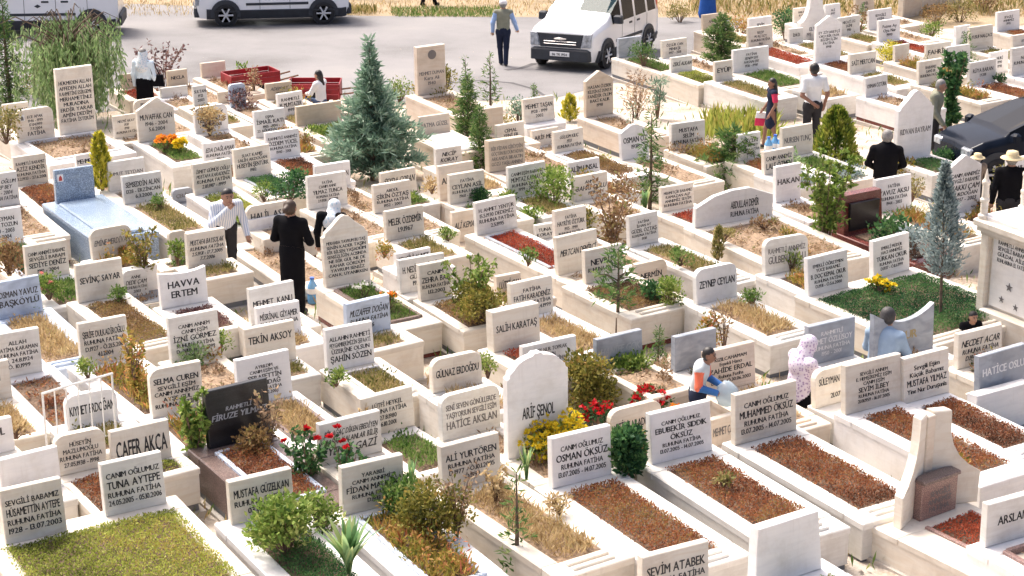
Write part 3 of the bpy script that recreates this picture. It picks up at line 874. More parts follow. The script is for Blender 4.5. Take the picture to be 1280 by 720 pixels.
# (x left, y left, x right, y right of the stone's top edge in the photo, stone height in px, outline, stone, bed, text, options)
G = [
 # top left
 (66, 86, 113, 83, 82, 'r', 'ivory', 'db', 'HÜKMEDEN ALLAH|AFFEDEN ALLAH|RAHMETİNİ ESİRGEME|MERHAMETİNLE|MURADINA|ERDİR YARAB|AMİN DEDİM|FATİHA İSTERİM', dict(W=1.0, inner='white', L=1.9, th=.10)),
 (20, 137, 66, 130, 40, 'c', 'ivory', 'db', 'ECE APAK|1946 - 1999|17.04.1999|7.9.2004|#FATİHA', dict(photo=1, inner='white', L=1.9, fade=1)),
 (8, 132, 40, 126, 24, 'r', 'ivory', 'ol', 'ŞÜKRÜ TUNÇ|' + RF, {}),
 (172, 142, 218, 133, 38, 'g', 'ivory', 'gr', '#MUVAFFAK CAN|1946 - 2004|5.6.2004', dict(L=1.9)),
 (141, 147, 172, 142, 27, 'r', 'ivory', 'so', 'NECMİ AKAY|1930|1998|' + RF, {}),
 (152, 95, 171, 90, 18, 'r', 'sand', 'sc', 'AYŞE', dict(hb=.4)),
 (203, 92, 228, 85, 20, 'r', 'sand', 'so', 'NECLA', {}),
 (168, 127, 202, 121, 18, 'c', 'ivory', 'so', 'TUNCAY|SEDEF ATAY', {}),
 (210, 112, 243, 104, 12, 'r', 'ivory', 'so', '', {}),
 (242, 110, 259, 105, 24, 'r', 'ivory', 'ol', 'SULTAN|1921|2003', {}),
 (243, 137, 285, 128, 32, 'c', 'ivory', 'db', 'YAVUZ BEY|#TESLİME KILIÇ|1932 - 2001', {}),
 (252, 80, 282, 76, 18, 'r', 'beige', 'db', '', {}),
 (290, 107, 310, 103, 28, 'c', 'bluemarble', 'db', 'AYDIN|KARDEŞ|1960|' + RF, dict(let='letter_grey')),
 (271, 117, 290, 113, 14, 'r', 'sand', 'so', '', {}),
 (328, 108, 360, 100, 20, 'r', 'sand', 'ol', 'ADEM AY|1942', dict(let='letter_grey')),
 (350, 120, 382, 112, 28, 'r', 'ivory', 'ol', 'RAHMETLİ|#M. MUMTAZER|1999', {}),
 (371, 134, 427, 126, 24, 'r', 'sand', 'gr', '', dict(L=1.6)),
 (318, 142, 357, 134, 32, 'r', 'ivory', 'we', 'ESMA|#İSMAİL KATI|1905 - 1994|23 AĞUSTOS 1994', {}),
 (333, 168, 375, 160, 33, 'r', 'ivory', 'sr', 'RAHMETLİ ANNEMİZ|#ÖZDEM YÜCEL|' + RF + '|1940 - 2001', {}),
 (254, 182, 295, 173, 28, 'r', 'ivory', 'db', '#EDA DAĞLAMAR|' + RF + '|1966', {}),
 (295, 188, 341, 180, 36, 'r', 'ivory', 'dg', 'SUAT KAMIŞ|SALİH AKDOĞAN|#HÜSEYİN ŞENTÜRK|1982', dict(L=2.1, inner='greymarble')),
 (242, 207, 290, 198, 38, 'r', 'ivory', 'mo', 'İSMET GÜMÜŞ OĞLU|MUSTAFA KARADENİZ|' + RF + '|2.10.1917 - 1999', dict(L=2.0)),
 (389, 209, 434, 202, 30, 'r', 'ivory', 'db', '#KUDRET ARSLAN', {}),
 (400, 221, 449, 212, 40, 'r', 'ivory', 'so', 'FATİHA|CANIM ANNE|#YILMAZ TUNCA|' + RF + '|3.9.1938 - 8.4.1998', dict(L=2.0)),
 (463, 220, 508, 211, 30, 'r', 'ivory', 'gr', '#ŞEYDA ÇOBAN|1979', {}),
 (482, 232, 528, 223, 34, 'r', 'ivory', 'so', 'ABDÜL|#ŞİRİN ÖZTAŞ|' + RF + '|1952 - 2003', {}),
 (478, 267, 527, 257, 36, 'r', 'ivory', 'ol', '#MELEK ÖZDEMİR|1.9.1967', {}),
 (309, 264, 368, 245, 28, 'c', 'ivory', 'so', '#HALİL ASAR', dict(L=.55, W=1.05)),
 (311, 276, 357, 268, 30, 'r', 'white', 'db', '', dict(L=2.3, W=1.35, hb=.35)),
 (407, 300, 463, 290, 60, 'g2', 'ivory', 'gr', 'MERHABA YAVRUM BU TAŞ|SENİN KADER TAŞIN|BİR BİLSEN YAŞADIĞIMI|SENSİZLİĞİN ACISINDA|NE BİR GÜL NE DE|BAHAR GÖRDÜM|YAVRUM SENSİZ|CAN K. UYANIRKEN', dict(L=2.0, inner='browngranite')),
 (233, 296, 282, 283, 42, 'r', 'ivory', 'ol', '#MUSTAFA BAYSOLAK|' + RF + '|2.5.1931 - 17.7.2005|7.7.2006', dict(L=.6)),
 # left
 (17, 199, 58, 190, 36, 'r', 'ivory', 'sr', 'RAHMETLİ BABAMIZ|#AZİZ KENDİR|' + RF + '|3.2.1933 - 27.6.2001', dict(L=2.0)),
 (-20, 222, 22, 214, 40, 'r', 'ivory', 'db', 'CANIM OĞLUM|RECEP BEY|1999 - 2004|' + RF, {}),
 (-22, 270, 27, 256, 44, 'r', 'ivory', 'dg', 'SÜLEYMAN|ALİM TOZUN|1940 - 2003|1.2.2004', dict(inner='greymarble')),
 (68, 216, 117, 206, 40, 'r', 'bluegranite', 'slab', '', dict(body='bluegranite', L=2.25, W=1.25, photo=2, hb=.66, label='blue speckled granite tomb with a polished slab top, left side')),
 (95, 196, 118, 190, 18, 'r', 'ivory', 'so', 'MEHMET', {}),
 (135, 205, 181, 196, 36, 'r', 'ivory', 'so', 'UMUT TEYDAN', dict(let='letter_grey')),
 (154, 223, 203, 214, 34, 'r', 'ivory', 'ol', '#SEMSEDDİN ALAN|1328 - ERZİNCAN|6.3.2000', dict(L=2.1)),
 (216, 240, 241, 232, 18, 'c', 'greymarble', 'so', 'ÇELİK', dict(let='letter_grey', L=.3, hb=.15)),
 (114, 290, 165, 280, 38, 'c', 'ivory', 'we', '#EMİNE MERDİVAN', dict(let='letter_grey')),
 (31, 310, 85, 300, 42, 'r', 'ivory', 'gr', 'CANIM ANNEMİZ BABAMIZ|SEVGİLİ BABAM|#SEDİYE DENİZ|1910 - 2004', {}),
 (212, 293, 233, 287, 34, 'c', 'ivory', 'gr', '#CEYLAN', dict(let='letter_grey', hb=.25, L=.4)),
 (95, 334, 153, 322, 46, 'r', 'ivory', 'sb', '#SEVİNÇ SAYAR', dict(L=2.1)),
 (155, 341, 184, 335, 34, 'c', 'ivory', 'so', 'ANNE|#DEDE ÇAM|' + RF + '|2003', dict(hb=.15, L=.4)),
 (204, 345, 262, 333, 42, 'k', 'ivory', 'pu', '#HAVVA|#ERTEM', dict(L=2.1)),
 (-6, 355, 51, 346, 44, 'r', 'bluemarble', 'st', '#OSMAN YAVUZ|#BAŞKÖYLÜ', dict(body='bluemarble', L=2.1, label='pale blue marble grave filled with dry straw at the left edge')),
 (99, 408, 160, 395, 52, 'r', 'ivory', 'we', '#ŞERİFE DULKADİROĞLU|' + RF + '|D.1927 - Ö.21.5.2001|4.1.2004', dict(L=2.1)),
 (-8, 421, 49, 410, 54, 'r', 'ivory', 'so2', 'ALLAH|FATİMA KARAMAN|' + RF + '|D. 24.8.1924|Ö. 10.1999', dict(L=2.1)),
 (212, 400, 274, 388, 54, 'r', 'ivory', 'db', 'CANIM ANNEM|' + 'CANIM EŞİM|#İZNİ GÖRMEZ|RUHUNA FATİHA|D. 21.11.1940 - Ö. 1999', dict(L=2.0)),
 (188, 468, 252, 450, 58, 'cl', 'ivory', 'we', '#SELMA CUREN|SEVGİLİ EŞİM|CANIM ANNEMİZ|AYŞE GÜL|' + RF, dict(L=2.0)),
 (-40, 462, 12, 450, 46, 'r', 'ivory', 'st', 'BABAM', dict(L=2.0)),
 (82, 497, 146, 486, 40, 'c', 'ivory', 'ol', '#KIYMET ERDOĞAN', dict(L=.8)),
 (-42, 534, 17, 524, 40, 'r', 'white', 'so', '#AKGÜL|#AN', dict(bold=1)),
 (75, 547, 138, 533, 48, 'c', 'ivory', 'sr', 'HÜSEYİN|MAZLUMOĞLU|' + RF + '|27.05.1938 - 1998', dict(L=1.5)),
 (130, 543, 204, 529, 45, 'r', 'ivory', 'mo', '#CAFER AKCA', dict(L=.42, font=1)),
 (128, 583, 204, 567, 62, 'r', 'ivory', 'mo', 'CANIM OĞLUMUZ|#TUNA AYTEPE|' + RF + '|24.05.2005 - 05.10.2006', dict(L=2.1, W=1.0, lean=7)),
 (1, 576, 77, 560, 45, 'r', 'ivory', 'so', '', dict(L=.42)),
 (3, 613, 80, 596, 64, 'r', 'ivory', 'mo', 'SEVGİLİ BABAMIZ|#HÜSAMETTİN AYTEPE|' + RF + '|1928 - 13.07.2003', dict(L=2.1, W=1.0, lean=7)),
 # left middle
 (309, 364, 366, 352, 44, 'r', 'ivory', 'so', '#MEHMET  KANLI', dict(L=.5)),
 (322, 388, 376, 376, 38, 'r', 'ivory', 'st', '#MİSRİNAL GİYAMER|' + RF + '|1999', dict(L=.5)),
 (307, 414, 369, 400, 48, 'r', 'ivory', 'ol', '#TEKİN AKSOY| |13.11.1998', dict(L=.6)),
 (319, 450, 386, 435, 56, 'r', 'ivory', 'st', 'AYRILDIM|CANIM EŞİM VE|#ŞERAFETTİN|#ÜSTÜNDAĞ|' + RF + '|1936 - 5.12.2003', dict(L=2.0, inner='browngranite')),
 (433, 381, 489, 369, 42, 'r', 'bluemarble', 'ol', '#MUZAFFER DOĞAN|' + RF + '|1956', dict(L=.6)),
 (420, 412, 479, 402, 50, 'r', 'ivory', 'ol', 'ALLAHIN RAHMETİ|PEYGAMBERİMİZİN ŞEFAATİ|ÜZERİNE OLSUN|#ŞAHİN SÖZEN', dict(L=2.0, inner='white')),
 (261, 492, 341, 475, 68, 'r', 'blackgranite', 'sr', 'RAHMETLİ|#FİRUZE YILMAZ', dict(body='browngranite', L=2.1, W=1.15, let='letter_silver', maxs=.05, label='brown granite grave with a black polished headstone', inner='bluemarble')),
 (407, 529, 484, 515, 50, 'r', 'ivory', 'db', 'BİR AĞAÇ DİKEN EBEDİYEN|YAŞAR KALANLAR BİLİR|#YENER GAZİ', dict(L=.75)),
 (428, 586, 505, 570, 58, 'r', 'ivory', 'we', 'YARABBİ|CANIM ANNEMİZ|#FİDAN MALKOÇ|' + RF + '|D.1933', dict(L=2.1, inner='bluemarble')),
 (288, 603, 366, 588, 52, 'r', 'ivory', 'dg', '#MUSTAFA GÜZELKAN|' + RF + '|03.07.1950', dict(L=2.1)),
 (450, 499, 517, 486, 48, 'r', 'ivory', 'gr', 'LÜTFİ HEYKEL|' + RF + '|27.8.1980|6.10.2001', dict(L=1.2)),
 (531, 501, 606, 486, 54, 'c', 'ivory', 'so', 'SENİ SEVEN GÖNÜLLERDE|YAŞIYORSUN SEVGİLİ EŞİM|#HATİCE AKSLAN', dict(let='letter_grey', L=.7)),
 (554, 560, 628, 544, 54, 'r', 'ivory', 'st', '#ALİ YURTÖREN|' + RF + '|D.1977 - Ö.10.1.2005|Ö.1999', dict(L=2.2)),
 (692, 550, 766, 534, 60, 'r', 'ivory', 'sr', 'CANIM OĞLUMUZ|#OSMAN ÖKSÜZ|' + RF + '|13.07.2005 - 14.07.2005', dict(L=2.2, W=1.0)),
 (818, 520, 892, 504, 60, 'r', 'ivory', 'sr', 'CANIM OĞLUMUZ|#EBUBEKİR SIDDIK|#ÖKSÜZ|' + RF + '|13.07.2005 - 14.07.2005', dict(L=2.2, W=1.0)),
 (935, 492, 1011, 476, 60, 'r', 'ivory', 'sr', 'CANIM OĞLUMUZ|#MUHAMMED ÖKSÜZ|' + RF + '|13.07.2005 - 14.07.2005', dict(L=2.2, W=1.0)),
 (1004, 473, 1067, 452, 44, 'cl', 'ivory', 'sc', '#SÜLEYMAN DAĞDELEN| |21.07.1998', dict(L=.8, hb=.5)),
 (1053, 463, 1123, 445, 58, 'r', 'ivory', 'sr', 'SEVGİLİ ANNEM|E. HEMŞİREMİZ EŞİM|CANIM EŞİM|#SEVİM İLBEY|' + RF + '|21.01.1959 - 16.07.2005', dict(L=2.2, W=.95)),
 (1124, 452, 1181, 440, 54, 'r', 'ivory', 'sr', 'Sevgili Eşim|Küçük Babamız|#MUSTAFA YILMAZ|Yine Nur Duruşunla', dict(L=1.8)),
 (1201, 419, 1256, 407, 42, 'r', 'ivory', 'we', '#NECDET ACAR|' + RF + '|D.1945 - Ö.2004', dict(L=.8)),
 (1227, 447, 1290, 432, 46, 'r', 'greymarble', 'we', '#HATİCE OSLU', dict(L=1.0, let='letter_white')),
 (1209, 501, 1277, 483, 52, 'r', 'ivory', 'gr', '', dict(L=1.2, thick=1, hb=.15)),
 (806, 698, 888, 680, 62, 'r', 'ivory', 'so', '#SEVİM ATABEK|' + RF + '|1962', dict(L=2.0)),
 (952, 662, 1028, 642, 72, 'tz', 'ivory', 'mo', '', dict(L=2.0, W=1.1, th=.12)),
 (1238, 633, 1300, 614, 52, 'r', 'ivory', 'gv', '#ARSLAN', dict(L=2.0, inner='pinkgranite', hb=.5, W=.9)),
 (767, 517, 830, 500, 46, 'c', 'beige', 'we', '#ATİF KARADUMAN', dict(L=1.0)),
 (895, 525, 938, 514, 34, 'r', 'beige', 'ol', '#MEHMET ÇAKMAK', dict(let='letter_grey', L=.3, hb=.2)),
 (890, 441, 952, 428, 50, 'r', 'beige', 'st', 'KIZILCAHAMAM|Emekli Hancı|#ZAHİDE ERDAL|Ruhuna Fatiha|D.1927 - Ö.30.06.2003', dict(L=1.8, hb=.5)),
 # middle
 (601, 254, 653, 244, 40, 'r', 'ivory', 'sc', 'H. AHMET YENTÜR|15.5.1930 DEDEMİZ|RUHUNA FATİHA|2.5.1995', dict(L=2.2, W=1.05, inner='greymarble')),
 (570, 267, 601, 260, 38, 'r', 'beige', 'so', '#ALİ KEMAL', dict(L=.3, hb=.2)),
 (564, 221, 608, 211, 36, 'r', 'ivory', 'gr', 'FATİHA|#CEYLAN ASİL|' + RF + '|1960 - 1998', {}),
 (541, 211, 585, 203, 42, 'r', 'beige', 'gr', '#ALİM TAŞ', {}),
 (552, 187, 584, 180, 22, 'r', 'ivory', 'st', 'NECİP|KORAY', {}),
 (621, 177, 665, 170, 38, 'r', 'sand', 'so', 'BİR FİDAN GİBİYDİN|GÖÇTÜN BU DÜNYADAN|ARKANDA BIRAKTIN|GÖZÜ YAŞLI ANNENİ', dict(let='letter_grey', thick=1)),
 (640, 210, 687, 201, 38, 'r', 'ivory', 'ol', 'CANIM EŞİM BABAMIZ|#MÜMTAZ KARAKUŞ|' + RF + '|1999 - 2004', {}),
 (692, 166, 730, 160, 26, 'r', 'ivory', 'sb', 'GÜLSÜM KILIÇ|1933|' + RF, {}),
 (628, 158, 663, 150, 28, 'r', 'ivory', 'so', 'CEMAL|YENİ ER|' + RF, {}),
 (666, 165, 700, 158, 20, 'r', 'ivory', 'db', '#ARİF MERT', dict(L=.5, hb=.2)),
 (656, 126, 694, 119, 30, 'r', 'ivory', 'so', '#MEHMET TAŞAN|1928 - 1999|2002', {}),
 (525, 150, 563, 139, 24, 'r', 'beige', 'slabw', '#FATMA GÜZEL', dict(let='letter_grey', L=1.5, hb=.6)),
 (522, 61, 557, 54, 60, 'r', 'beige', 'so', ' | | |MEHMET DUMAN|Kara Ali|1940', dict(emblem=1, th=.14, let='letter_grey', W=1.1)),
 (603, 139, 630, 132, 32, 'r', 'sand', 'so', '', {}),
 (698, 206, 738, 199, 24, 'r', 'ivory', 'sr', '#ALİM UNSAL|1997', {}),
 (722, 223, 765, 213, 30, 'r', 'ivory', 'db', 'AHMET|#BAHRİ OĞLU|1978', {}),
 (668, 284, 690, 278, 18, 'r', 'ivory', 'we', 'TUNA|KORAY', dict(L=.3, hb=.2)),
 (690, 266, 730, 258, 38, 'r', 'ivory', 'so', 'FATİHA|#HAYRİYE ÖZTÜRK|1935 - 1999|' + RF, {}),
 (698, 298, 751, 288, 46, 'r', 'ivory', 'gv', '#MERTCAN DEMİRCİ', dict(L=.8)),
 (736, 315, 784, 305, 40, 'r', 'ivory', 'sb', '#NEVRUZ|' + RF, dict(L=2.2, W=1.3)),
 (512, 316, 556, 307, 16, 'r', 'ivory', 'st', '#SEVGİLİ AHMET', dict(L=.4)),
 (500, 329, 557, 316, 40, 'r', 'ivory', 'ol', '#H. NEDİM HATİPOĞLU|GÜL ANNE|1930 GÜL', dict(L=1.5)),
 (531, 333, 570, 325, 44, 'r', 'ivory', 'sb', 'CANIM|#ZEHRA BAŞ|' + RF + '|1.12.2003', dict(L=2.1, W=1.15, hb=.55)),
 (622, 347, 652, 341, 22, 'r', 'beige', 'st', '#LÜTFİ CAN', dict(L=.5)),
 (633, 358, 688, 346, 44, 'r', 'ivory', 'st', 'FATİHA|#FATİH KARADENİZ|' + RF + '|D.1928 - Ö.2.4.1999', dict(L=1.7)),
 (636, 390, 695, 376, 48, 'r', 'ivory', 'sc', '#SALİH KARATAŞ', dict(thick=1, L=1.2)),
 (530, 454, 592, 441, 40, 'c', 'ivory', 'st', '#GÜLNAZ ERDOĞDU', dict(L=.9)),
 (637, 466, 711, 466, 100, 'a', 'ivory', 'so', '#ARİF ŞENOL', dict(L=.7, th=.10)),
 (668, 434, 735, 416, 30, 'r', 'white', 'so', 'AYŞE NUR TOPRAK|ALTIN|' + RF, dict(let='letter_grey', L=.5)),
 (738, 427, 796, 415, 36, 'r', 'greymarble', 'so', '#HANİFE GÖK', dict(let='letter_silver', L=1.6)),
 (842, 425, 895, 410, 42, 'r', 'greymarble', 'ol', '', dict(L=1.7)),
 (841, 156, 882, 150, 32, 'r', 'ivory', 'we', 'MUSTAFA|SELİM|' + RF, {}),
 (773, 166, 808, 155, 38, 'w', 'ivory', 'db', '#OSMAN ÖZ|1938', {}),
 (828, 236, 869, 228, 30, 'r', 'ivory', 'sc', 'MEHMETÇİK BABAMIZ|RAMAZAN ALP|ANNEMİZ SEVİM|RUHUNA FATİHA', dict(L=1.3)),
 (925, 172, 952, 162, 32, 'r', 'ivory', 'sr', '#ORÇUN|RAHMİ BEY|' + RF + '|2000', {}),
 (980, 164, 1018, 152, 36, 'r', 'ivory', 'gr', '#NURSEN TUNÇ', dict(let='letter_grey')),
 (957, 192, 994, 183, 28, 'r', 'ivory', 'ol', 'CANIM ANNEMİZ|#LALE ÖZMEN', dict(L=1.0)),
 (872, 262, 966, 240, 26, 'poly', 'ivory', 'db', '#ABDULLAH DEMİR|RUHUNA FATİHA', dict(L=2.4, W=1.75, label='wide family grave with a broad angular headstone and brown bed')),
 (788, 272, 825, 264, 38, 'r', 'ivory', 'ol', 'FATİHA|İLHAN AY|#GÜZEL ÖZTAŞ|' + RF + '|1938', dict(L=2.2)),
 (795, 333, 836, 322, 36, 'cr', 'beige', 'so', '#NERMİN', dict(L=.3, hb=.2)),
 (870, 343, 921, 326, 42, 'c', 'ivory', 'st', '#ZEYNEP CEYLAN', dict(L=1.7)),
 (960, 304, 1012, 291, 42, 'c', 'ivory', 'we', 'RAHMETLİ ANNEMİZ|#GÜLBEN MUTLU', dict(L=1.1, let='letter_grey')),
 (1012, 323, 1063, 314, 46, 'r', 'ivory', 'dg', 'EMEKLİ ÖĞRETMEN|YÜCE BABAMIZ|#B. DOÇ KEMAL OKUR|' + RF + '|D.1931 - Ö.5.6.2000', dict(L=2.3, W=1.0, label='wide two-stone family grave full of lush green plants behind the slim blue cypress')),
 (1095, 307, 1143, 296, 46, 'r', 'ivory', 'dg', 'EMEKLİ MÜDÜR|HACI ANNEMİZ|#TÜRKAN OKUR|' + RF + '|D.1937 - Ö.11.6.1999', dict(L=2.3, W=1.0, label='right half of the wide green grave under the slim blue cypress')),
 (1098, 227, 1143, 218, 40, 'r', 'white', 'we', 'FATİHA|#YAVUZ AKSU|' + RF + '|1944 - 2003', {}),
 (1062, 231, 1096, 222, 32, 'r', 'beige', 'ol', '#AHMET CAN', dict(L=.9)),
 (972, 214, 1003, 200, 44, 'r', 'white', 'so', '#HAKAN', dict(L=1.1)),
 (1188, 214, 1229, 205, 56, 'g', 'ivory', 'we', 'CANIM ANNEMİZ|SEVGİLİ BABAMIZ|#HAKKI ÇAM|NURDOĞAN|1.1.1937 - 2003', dict(L=1.5)),
 (1264, 201, 1300, 194, 38, 'r', 'white', 'so', 'NUR ALİ|1963|' + RF, {}),
 (1124, 138, 1168, 134, 62, 'g2', 'ivory', 'dg', ' |#RIDVAN BAYRAM', dict(L=1.0, th=.1, let='letter_grey')),
 (1005, 411, 1064, 398, 48, 'r', 'greymarble', 'sb', 'RAHMETLİ|#NİMET ÖZLÜSOY|RUHUNA FATİHA|1950 - 2001', dict(let='letter_white', L=1.2)),
 (1097, 388, 1170, 387, 56, 'v', 'greymarble', 'so', ' |#OKUR', dict(let='letter_gold', L=.4, label='blue grey marble slab with a sagging curved top edge')),
 # top right
 (1022, 33, 1053, 29, 46, 'g', 'white', 'sr', 'EY ZİYARETÇİ|OKU BİR DUA|BİZİM İÇİN|FATİHA|1998', {}),
 (1033, 8, 1052, 3, 20, 'r', 'ivory', 'so', 'ALİ|1997', {}),
 (1070, 0, 1095, -4, 18, 'r', 'sand', 'so', 'CEMİL|1944', {}),
 (1088, 14, 1117, 10, 24, 'r', 'ivory', 'so', 'SEVGİLİ|EŞİM|1978', {}),
 (1100, 28, 1127, 22, 26, 'r', 'white', 'sc', 'Fatma Ay|Oya Nur|1999', {}),
 (1048, 24, 1077, 18, 22, 'r', 'ivory', 'ol', 'NECATİ ÖZ|SAİME|1986', {}),
 (1064, 70, 1097, 63, 24, 'r', 'ivory', 'ol', '#SAİT MERTCAN', {}),
 (1083, 99, 1112, 92, 24, 'r', 'ivory', 'db', '#OSMAN ÖZTÜRK', dict(L=1.6)),
 (1160, 57, 1190, 51, 22, 'r', 'ivory', 'gr', '#FAHRİYE', {}),
 (1185, 61, 1215, 54, 20, 'r', 'ivory', 'gr', '', {}),
 (1216, 37, 1245, 29, 28, 'r', 'ivory', 'ol', '#YUSUF NALÇACI', {}),
 (1249, 17, 1276, 11, 24, 'r', 'white', 'sr', 'SEVGİLİ|ANNEMİZ|1995', {}),
 (1200, 34, 1219, 30, 22, 'r', 'white', 'gr', 'ALİ|1999', dict(let='letter_grey')),
 (1150, 79, 1180, 72, 28, 'r', 'ivory', 'we', 'BABAMIZ|SAMİ ER|' + RF, {}),
 (1213, 80, 1248, 73, 28, 'r', 'ivory', 'sr', '#RÜYA BARAN|1.9.2001', {}),
 (1240, 67, 1263, 63, 26, 'r', 'white', 'so', 'NURİ|1990|1998', {}),
 (1268, 62, 1300, 56, 34, 'r', 'ivory', 'so', 'NAİM|' + RF, {}),
 (1262, 46, 1290, 41, 18, 'r', 'ivory', 'sr', 'AYLA', {}),
 (1120, 58, 1138, 54, 20, 'r', 'ivory', 'we', '', {}),
 (733, 104, 768, 97, 44, 'g', 'sand', 'db', 'HASAN ÖZBEK|BİLESİN Kİ DÜNYA|FANİDİR ÖLÜM|BAKİ KALIR|1998', {}),
 (774, 49, 803, 45, 24, 'r', 'greymarble', 'gr', '', dict(hb=.55, L=1.9)),
 (829, 52, 860, 47, 22, 'r', 'ivory', 'so', 'ÖZGÜR CAN|MENEKŞE|1997 - 2001', {}),
 (840, 74, 866, 68, 18, 'r', 'ivory', 'mo', '#ZEKİ ALKAN', dict(L=1.9)),
 (895, 79, 917, 74, 24, 'r', 'ivory', 'ol', '#EYÜP', {}),
 (918, 64, 962, 57, 28, 'r', 'ivory', 'gr', 'FATİHA|SENEM EFE|HASAN EFE|1936 - 1998', dict(L=1.9)),
 (945, 36, 975, 29, 28, 'r', 'ivory', 'sc', 'RECEP|M. ALİ SOY|' + RF + '|1965', {}),
 (932, 25, 960, 20, 30, 'r', 'white', 'so', 'SEVİM|ALP ER|1985', {}),
 (986, 38, 1003, 34, 18, 'r', 'ivory', 'ol', 'İDRİS', {}),
 (994, 12, 1012, 8, 18, 'r', 'ivory', 'so', 'HAKAN|KAYA|2001', {}),
 (880, 20, 900, 16, 20, 'r', 'sand', 'ol', 'AHU', {}),
 (1003, 95, 1030, 92, 16, 'r', 'ivory', 'st', '', dict(L=1.0)),
]
# ------------------------------------------------------------------ grave layout
def arc(cx, cz, r, a0, a1, n=5):
    return [(cx + r * math.cos(R(a0 + (a1 - a0) * i / n)), cz + r * math.sin(R(a0 + (a1 - a0) * i / n))) for i in range(n + 1)]

def outline(shape, w, h):
    """stone outline counter clockwise seen from the front, foot at z=0"""
    a = w / 2
    if shape == 'r': return [(-a, 0), (a, 0), (a * .985, h), (-a * .985, h)]
    if shape == 'tz': return [(-a * 1.12, 0), (a * 1.12, 0), (a, h), (-a, h)]
    r_ = min(.12, w * .2)
    if shape == 'c': return [(-a, 0), (a, 0)] + arc(a - r_, h - r_, r_, 0, 90) + arc(-a + r_, h - r_, r_, 90, 180)
    if shape == 'cl': return [(-a, 0), (a, 0), (a, h)] + arc(-a + r_, h - r_, r_, 90, 180)
    if shape == 'cr': return [(-a, 0), (a, 0)] + arc(a - r_, h - r_, r_, 0, 90) + [(-a, h)]
    if shape == 'g': return [(-a, 0), (a, 0), (a, h), (a * .86, h + .03), (0.05 * a, h + w * .27), (-.05 * a, h + w * .27), (-a * .86, h + .03), (-a, h)]
    if shape == 'g2': return [(-a, 0), (a, 0), (a, h), (a * .9, h + .015), (a * .86, h + .06), (a * .5, h + w * .22), (a * .2, h + w * .36), (0, h + w * .40), (-a * .2, h + w * .36), (-a * .5, h + w * .22), (-a * .86, h + .06), (-a * .9, h + .015), (-a, h)]
    if shape == 'a': return [(-a, 0), (a, 0), (a, h - .02), (a * .93, h), (a * .9, h + .04)] + [(a * .78 * math.cos(t), h + .05 + w * .20 * math.sin(t)) for t in np.linspace(0.25, 1.35, 6)] + [(a * .12, h + .07 + w * .2), (-a * .12, h + .07 + w * .2)] + [(-a * .78 * math.cos(t), h + .05 + w * .20 * math.sin(t)) for t in np.linspace(1.35, .25, 6)] + [(-a * .9, h + .04), (-a * .93, h), (-a, h - .02)]
    if shape == 'w': return [(-a, 0), (a, 0), (a, h - .08), (a * .9, h - .06), (a * .6, h - .02), (a * .45, h), (a * .1, h + .05), (-a * .2, h + .05), (-a * .5, h), (-a * .65, h - .02), (-a * .9, h - .06), (-a, h - .08)]
    if shape == 'k': return [(-a, 0), (a, 0), (a, h + .01), (a * .6, h - .02), (a * .2, h - .035), (-a * .3, h - .03), (-a * .7, h - .01), (-a, h)]
    if shape == 'v': return [(-a, 0), (a, 0), (a, h)] + [(a * t, h - .16 * (1 - t * t)) for t in np.linspace(.8, -.8, 9)] + [(-a, h)]
    if shape == 'poly': return [(-a, 0), (a, 0), (a, h), (a * .40, h + .17), (-a * .05, h + .17), (-a * .5, h + .12), (-a * .98, h - .03)]
    return [(-a, 0), (a, 0), (a, h), (-a, h)]

class Gr: pass
GRAVES = []
for row in G:
    xl, yl, xr, yr, hp, shape, mt, bed, text, op = row
    g = Gr()
    g.shape, g.mt, g.bed, g.text, g.op = shape, mt, bed, text, op
    g.hb = op.get('hb', .58)
    hs = .55
    cx, cy = (xl + xr) / 2, (yl + yr) / 2
    for it in range(4):
        P = at(cx, cy, g.hb + hs)
        a0 = proj(P - U * .5); a1 = proj(P + U * .5)
        g.w = (xr - xl) / (a1[0] - a0[0])
        b0 = proj(P); b1 = proj(P - Vector((0, 0, 1)))
        hs = max(.16, hp / (b1[1] - b0[1]))
    g.hs = hs
    g.P = Vector((P.x, P.y, ground(P.x, P.y)))
    g.px, g.py = cx, cy + hp * .5
    g.th = op.get('th', .16 if op.get('thick') else .085)
    g.W = op.get('W', max(.92, g.w + .14))
    g.W = max(g.W, g.w + .05)
    g.L = op.get('L', 2.0)
    g.u = g.P.x * U.x + g.P.y * U.y
    g.v = g.P.x * V.x + g.P.y * V.y
    g.back = g.th + .07
    GRAVES.append(g)

# keep bodies clear of one another: neighbours in a row are nudged apart and share the gap, a grave ends where the next stone begins
for g in GRAVES:
    g.x0 = -g.W / 2; g.x1 = g.W / 2; g.why = None; g.sh = 0.0; g.u0 = g.u
def stones_overlap(a, b):
    return min(a.u + a.w / 2, b.u + b.w / 2) - max(a.u - a.w / 2, b.u - b.w / 2)
def behind(a, b):
    return stones_overlap(a, b) > .45 * min(a.w, b.w)
for it in range(40):
    for i_, a in enumerate(GRAVES):
        for b in GRAVES[i_ + 1:]:
            if abs(a.u - b.u) > 2.5: continue
            f, n_ = (a, b) if a.v < b.v else (b, a)
            if n_.v - n_.back > f.v + min(f.L, 1.7): continue
            ov = stones_overlap(a, b) + .03
            if ov <= 0 or behind(a, b): continue
            l, r_ = (a, b) if a.u < b.u else (b, a)
            d = min(ov / 2, .02)
            if l.u - d > l.u0 - .22: l.u -= d
            if r_.u + d < r_.u0 + .22: r_.u += d
for g in GRAVES: g.P = g.P + U * (g.u - g.u0); g.P.z = ground(g.P.x, g.P.y)
for g in GRAVES: g.v = g.P.x * V.x + g.P.y * V.y
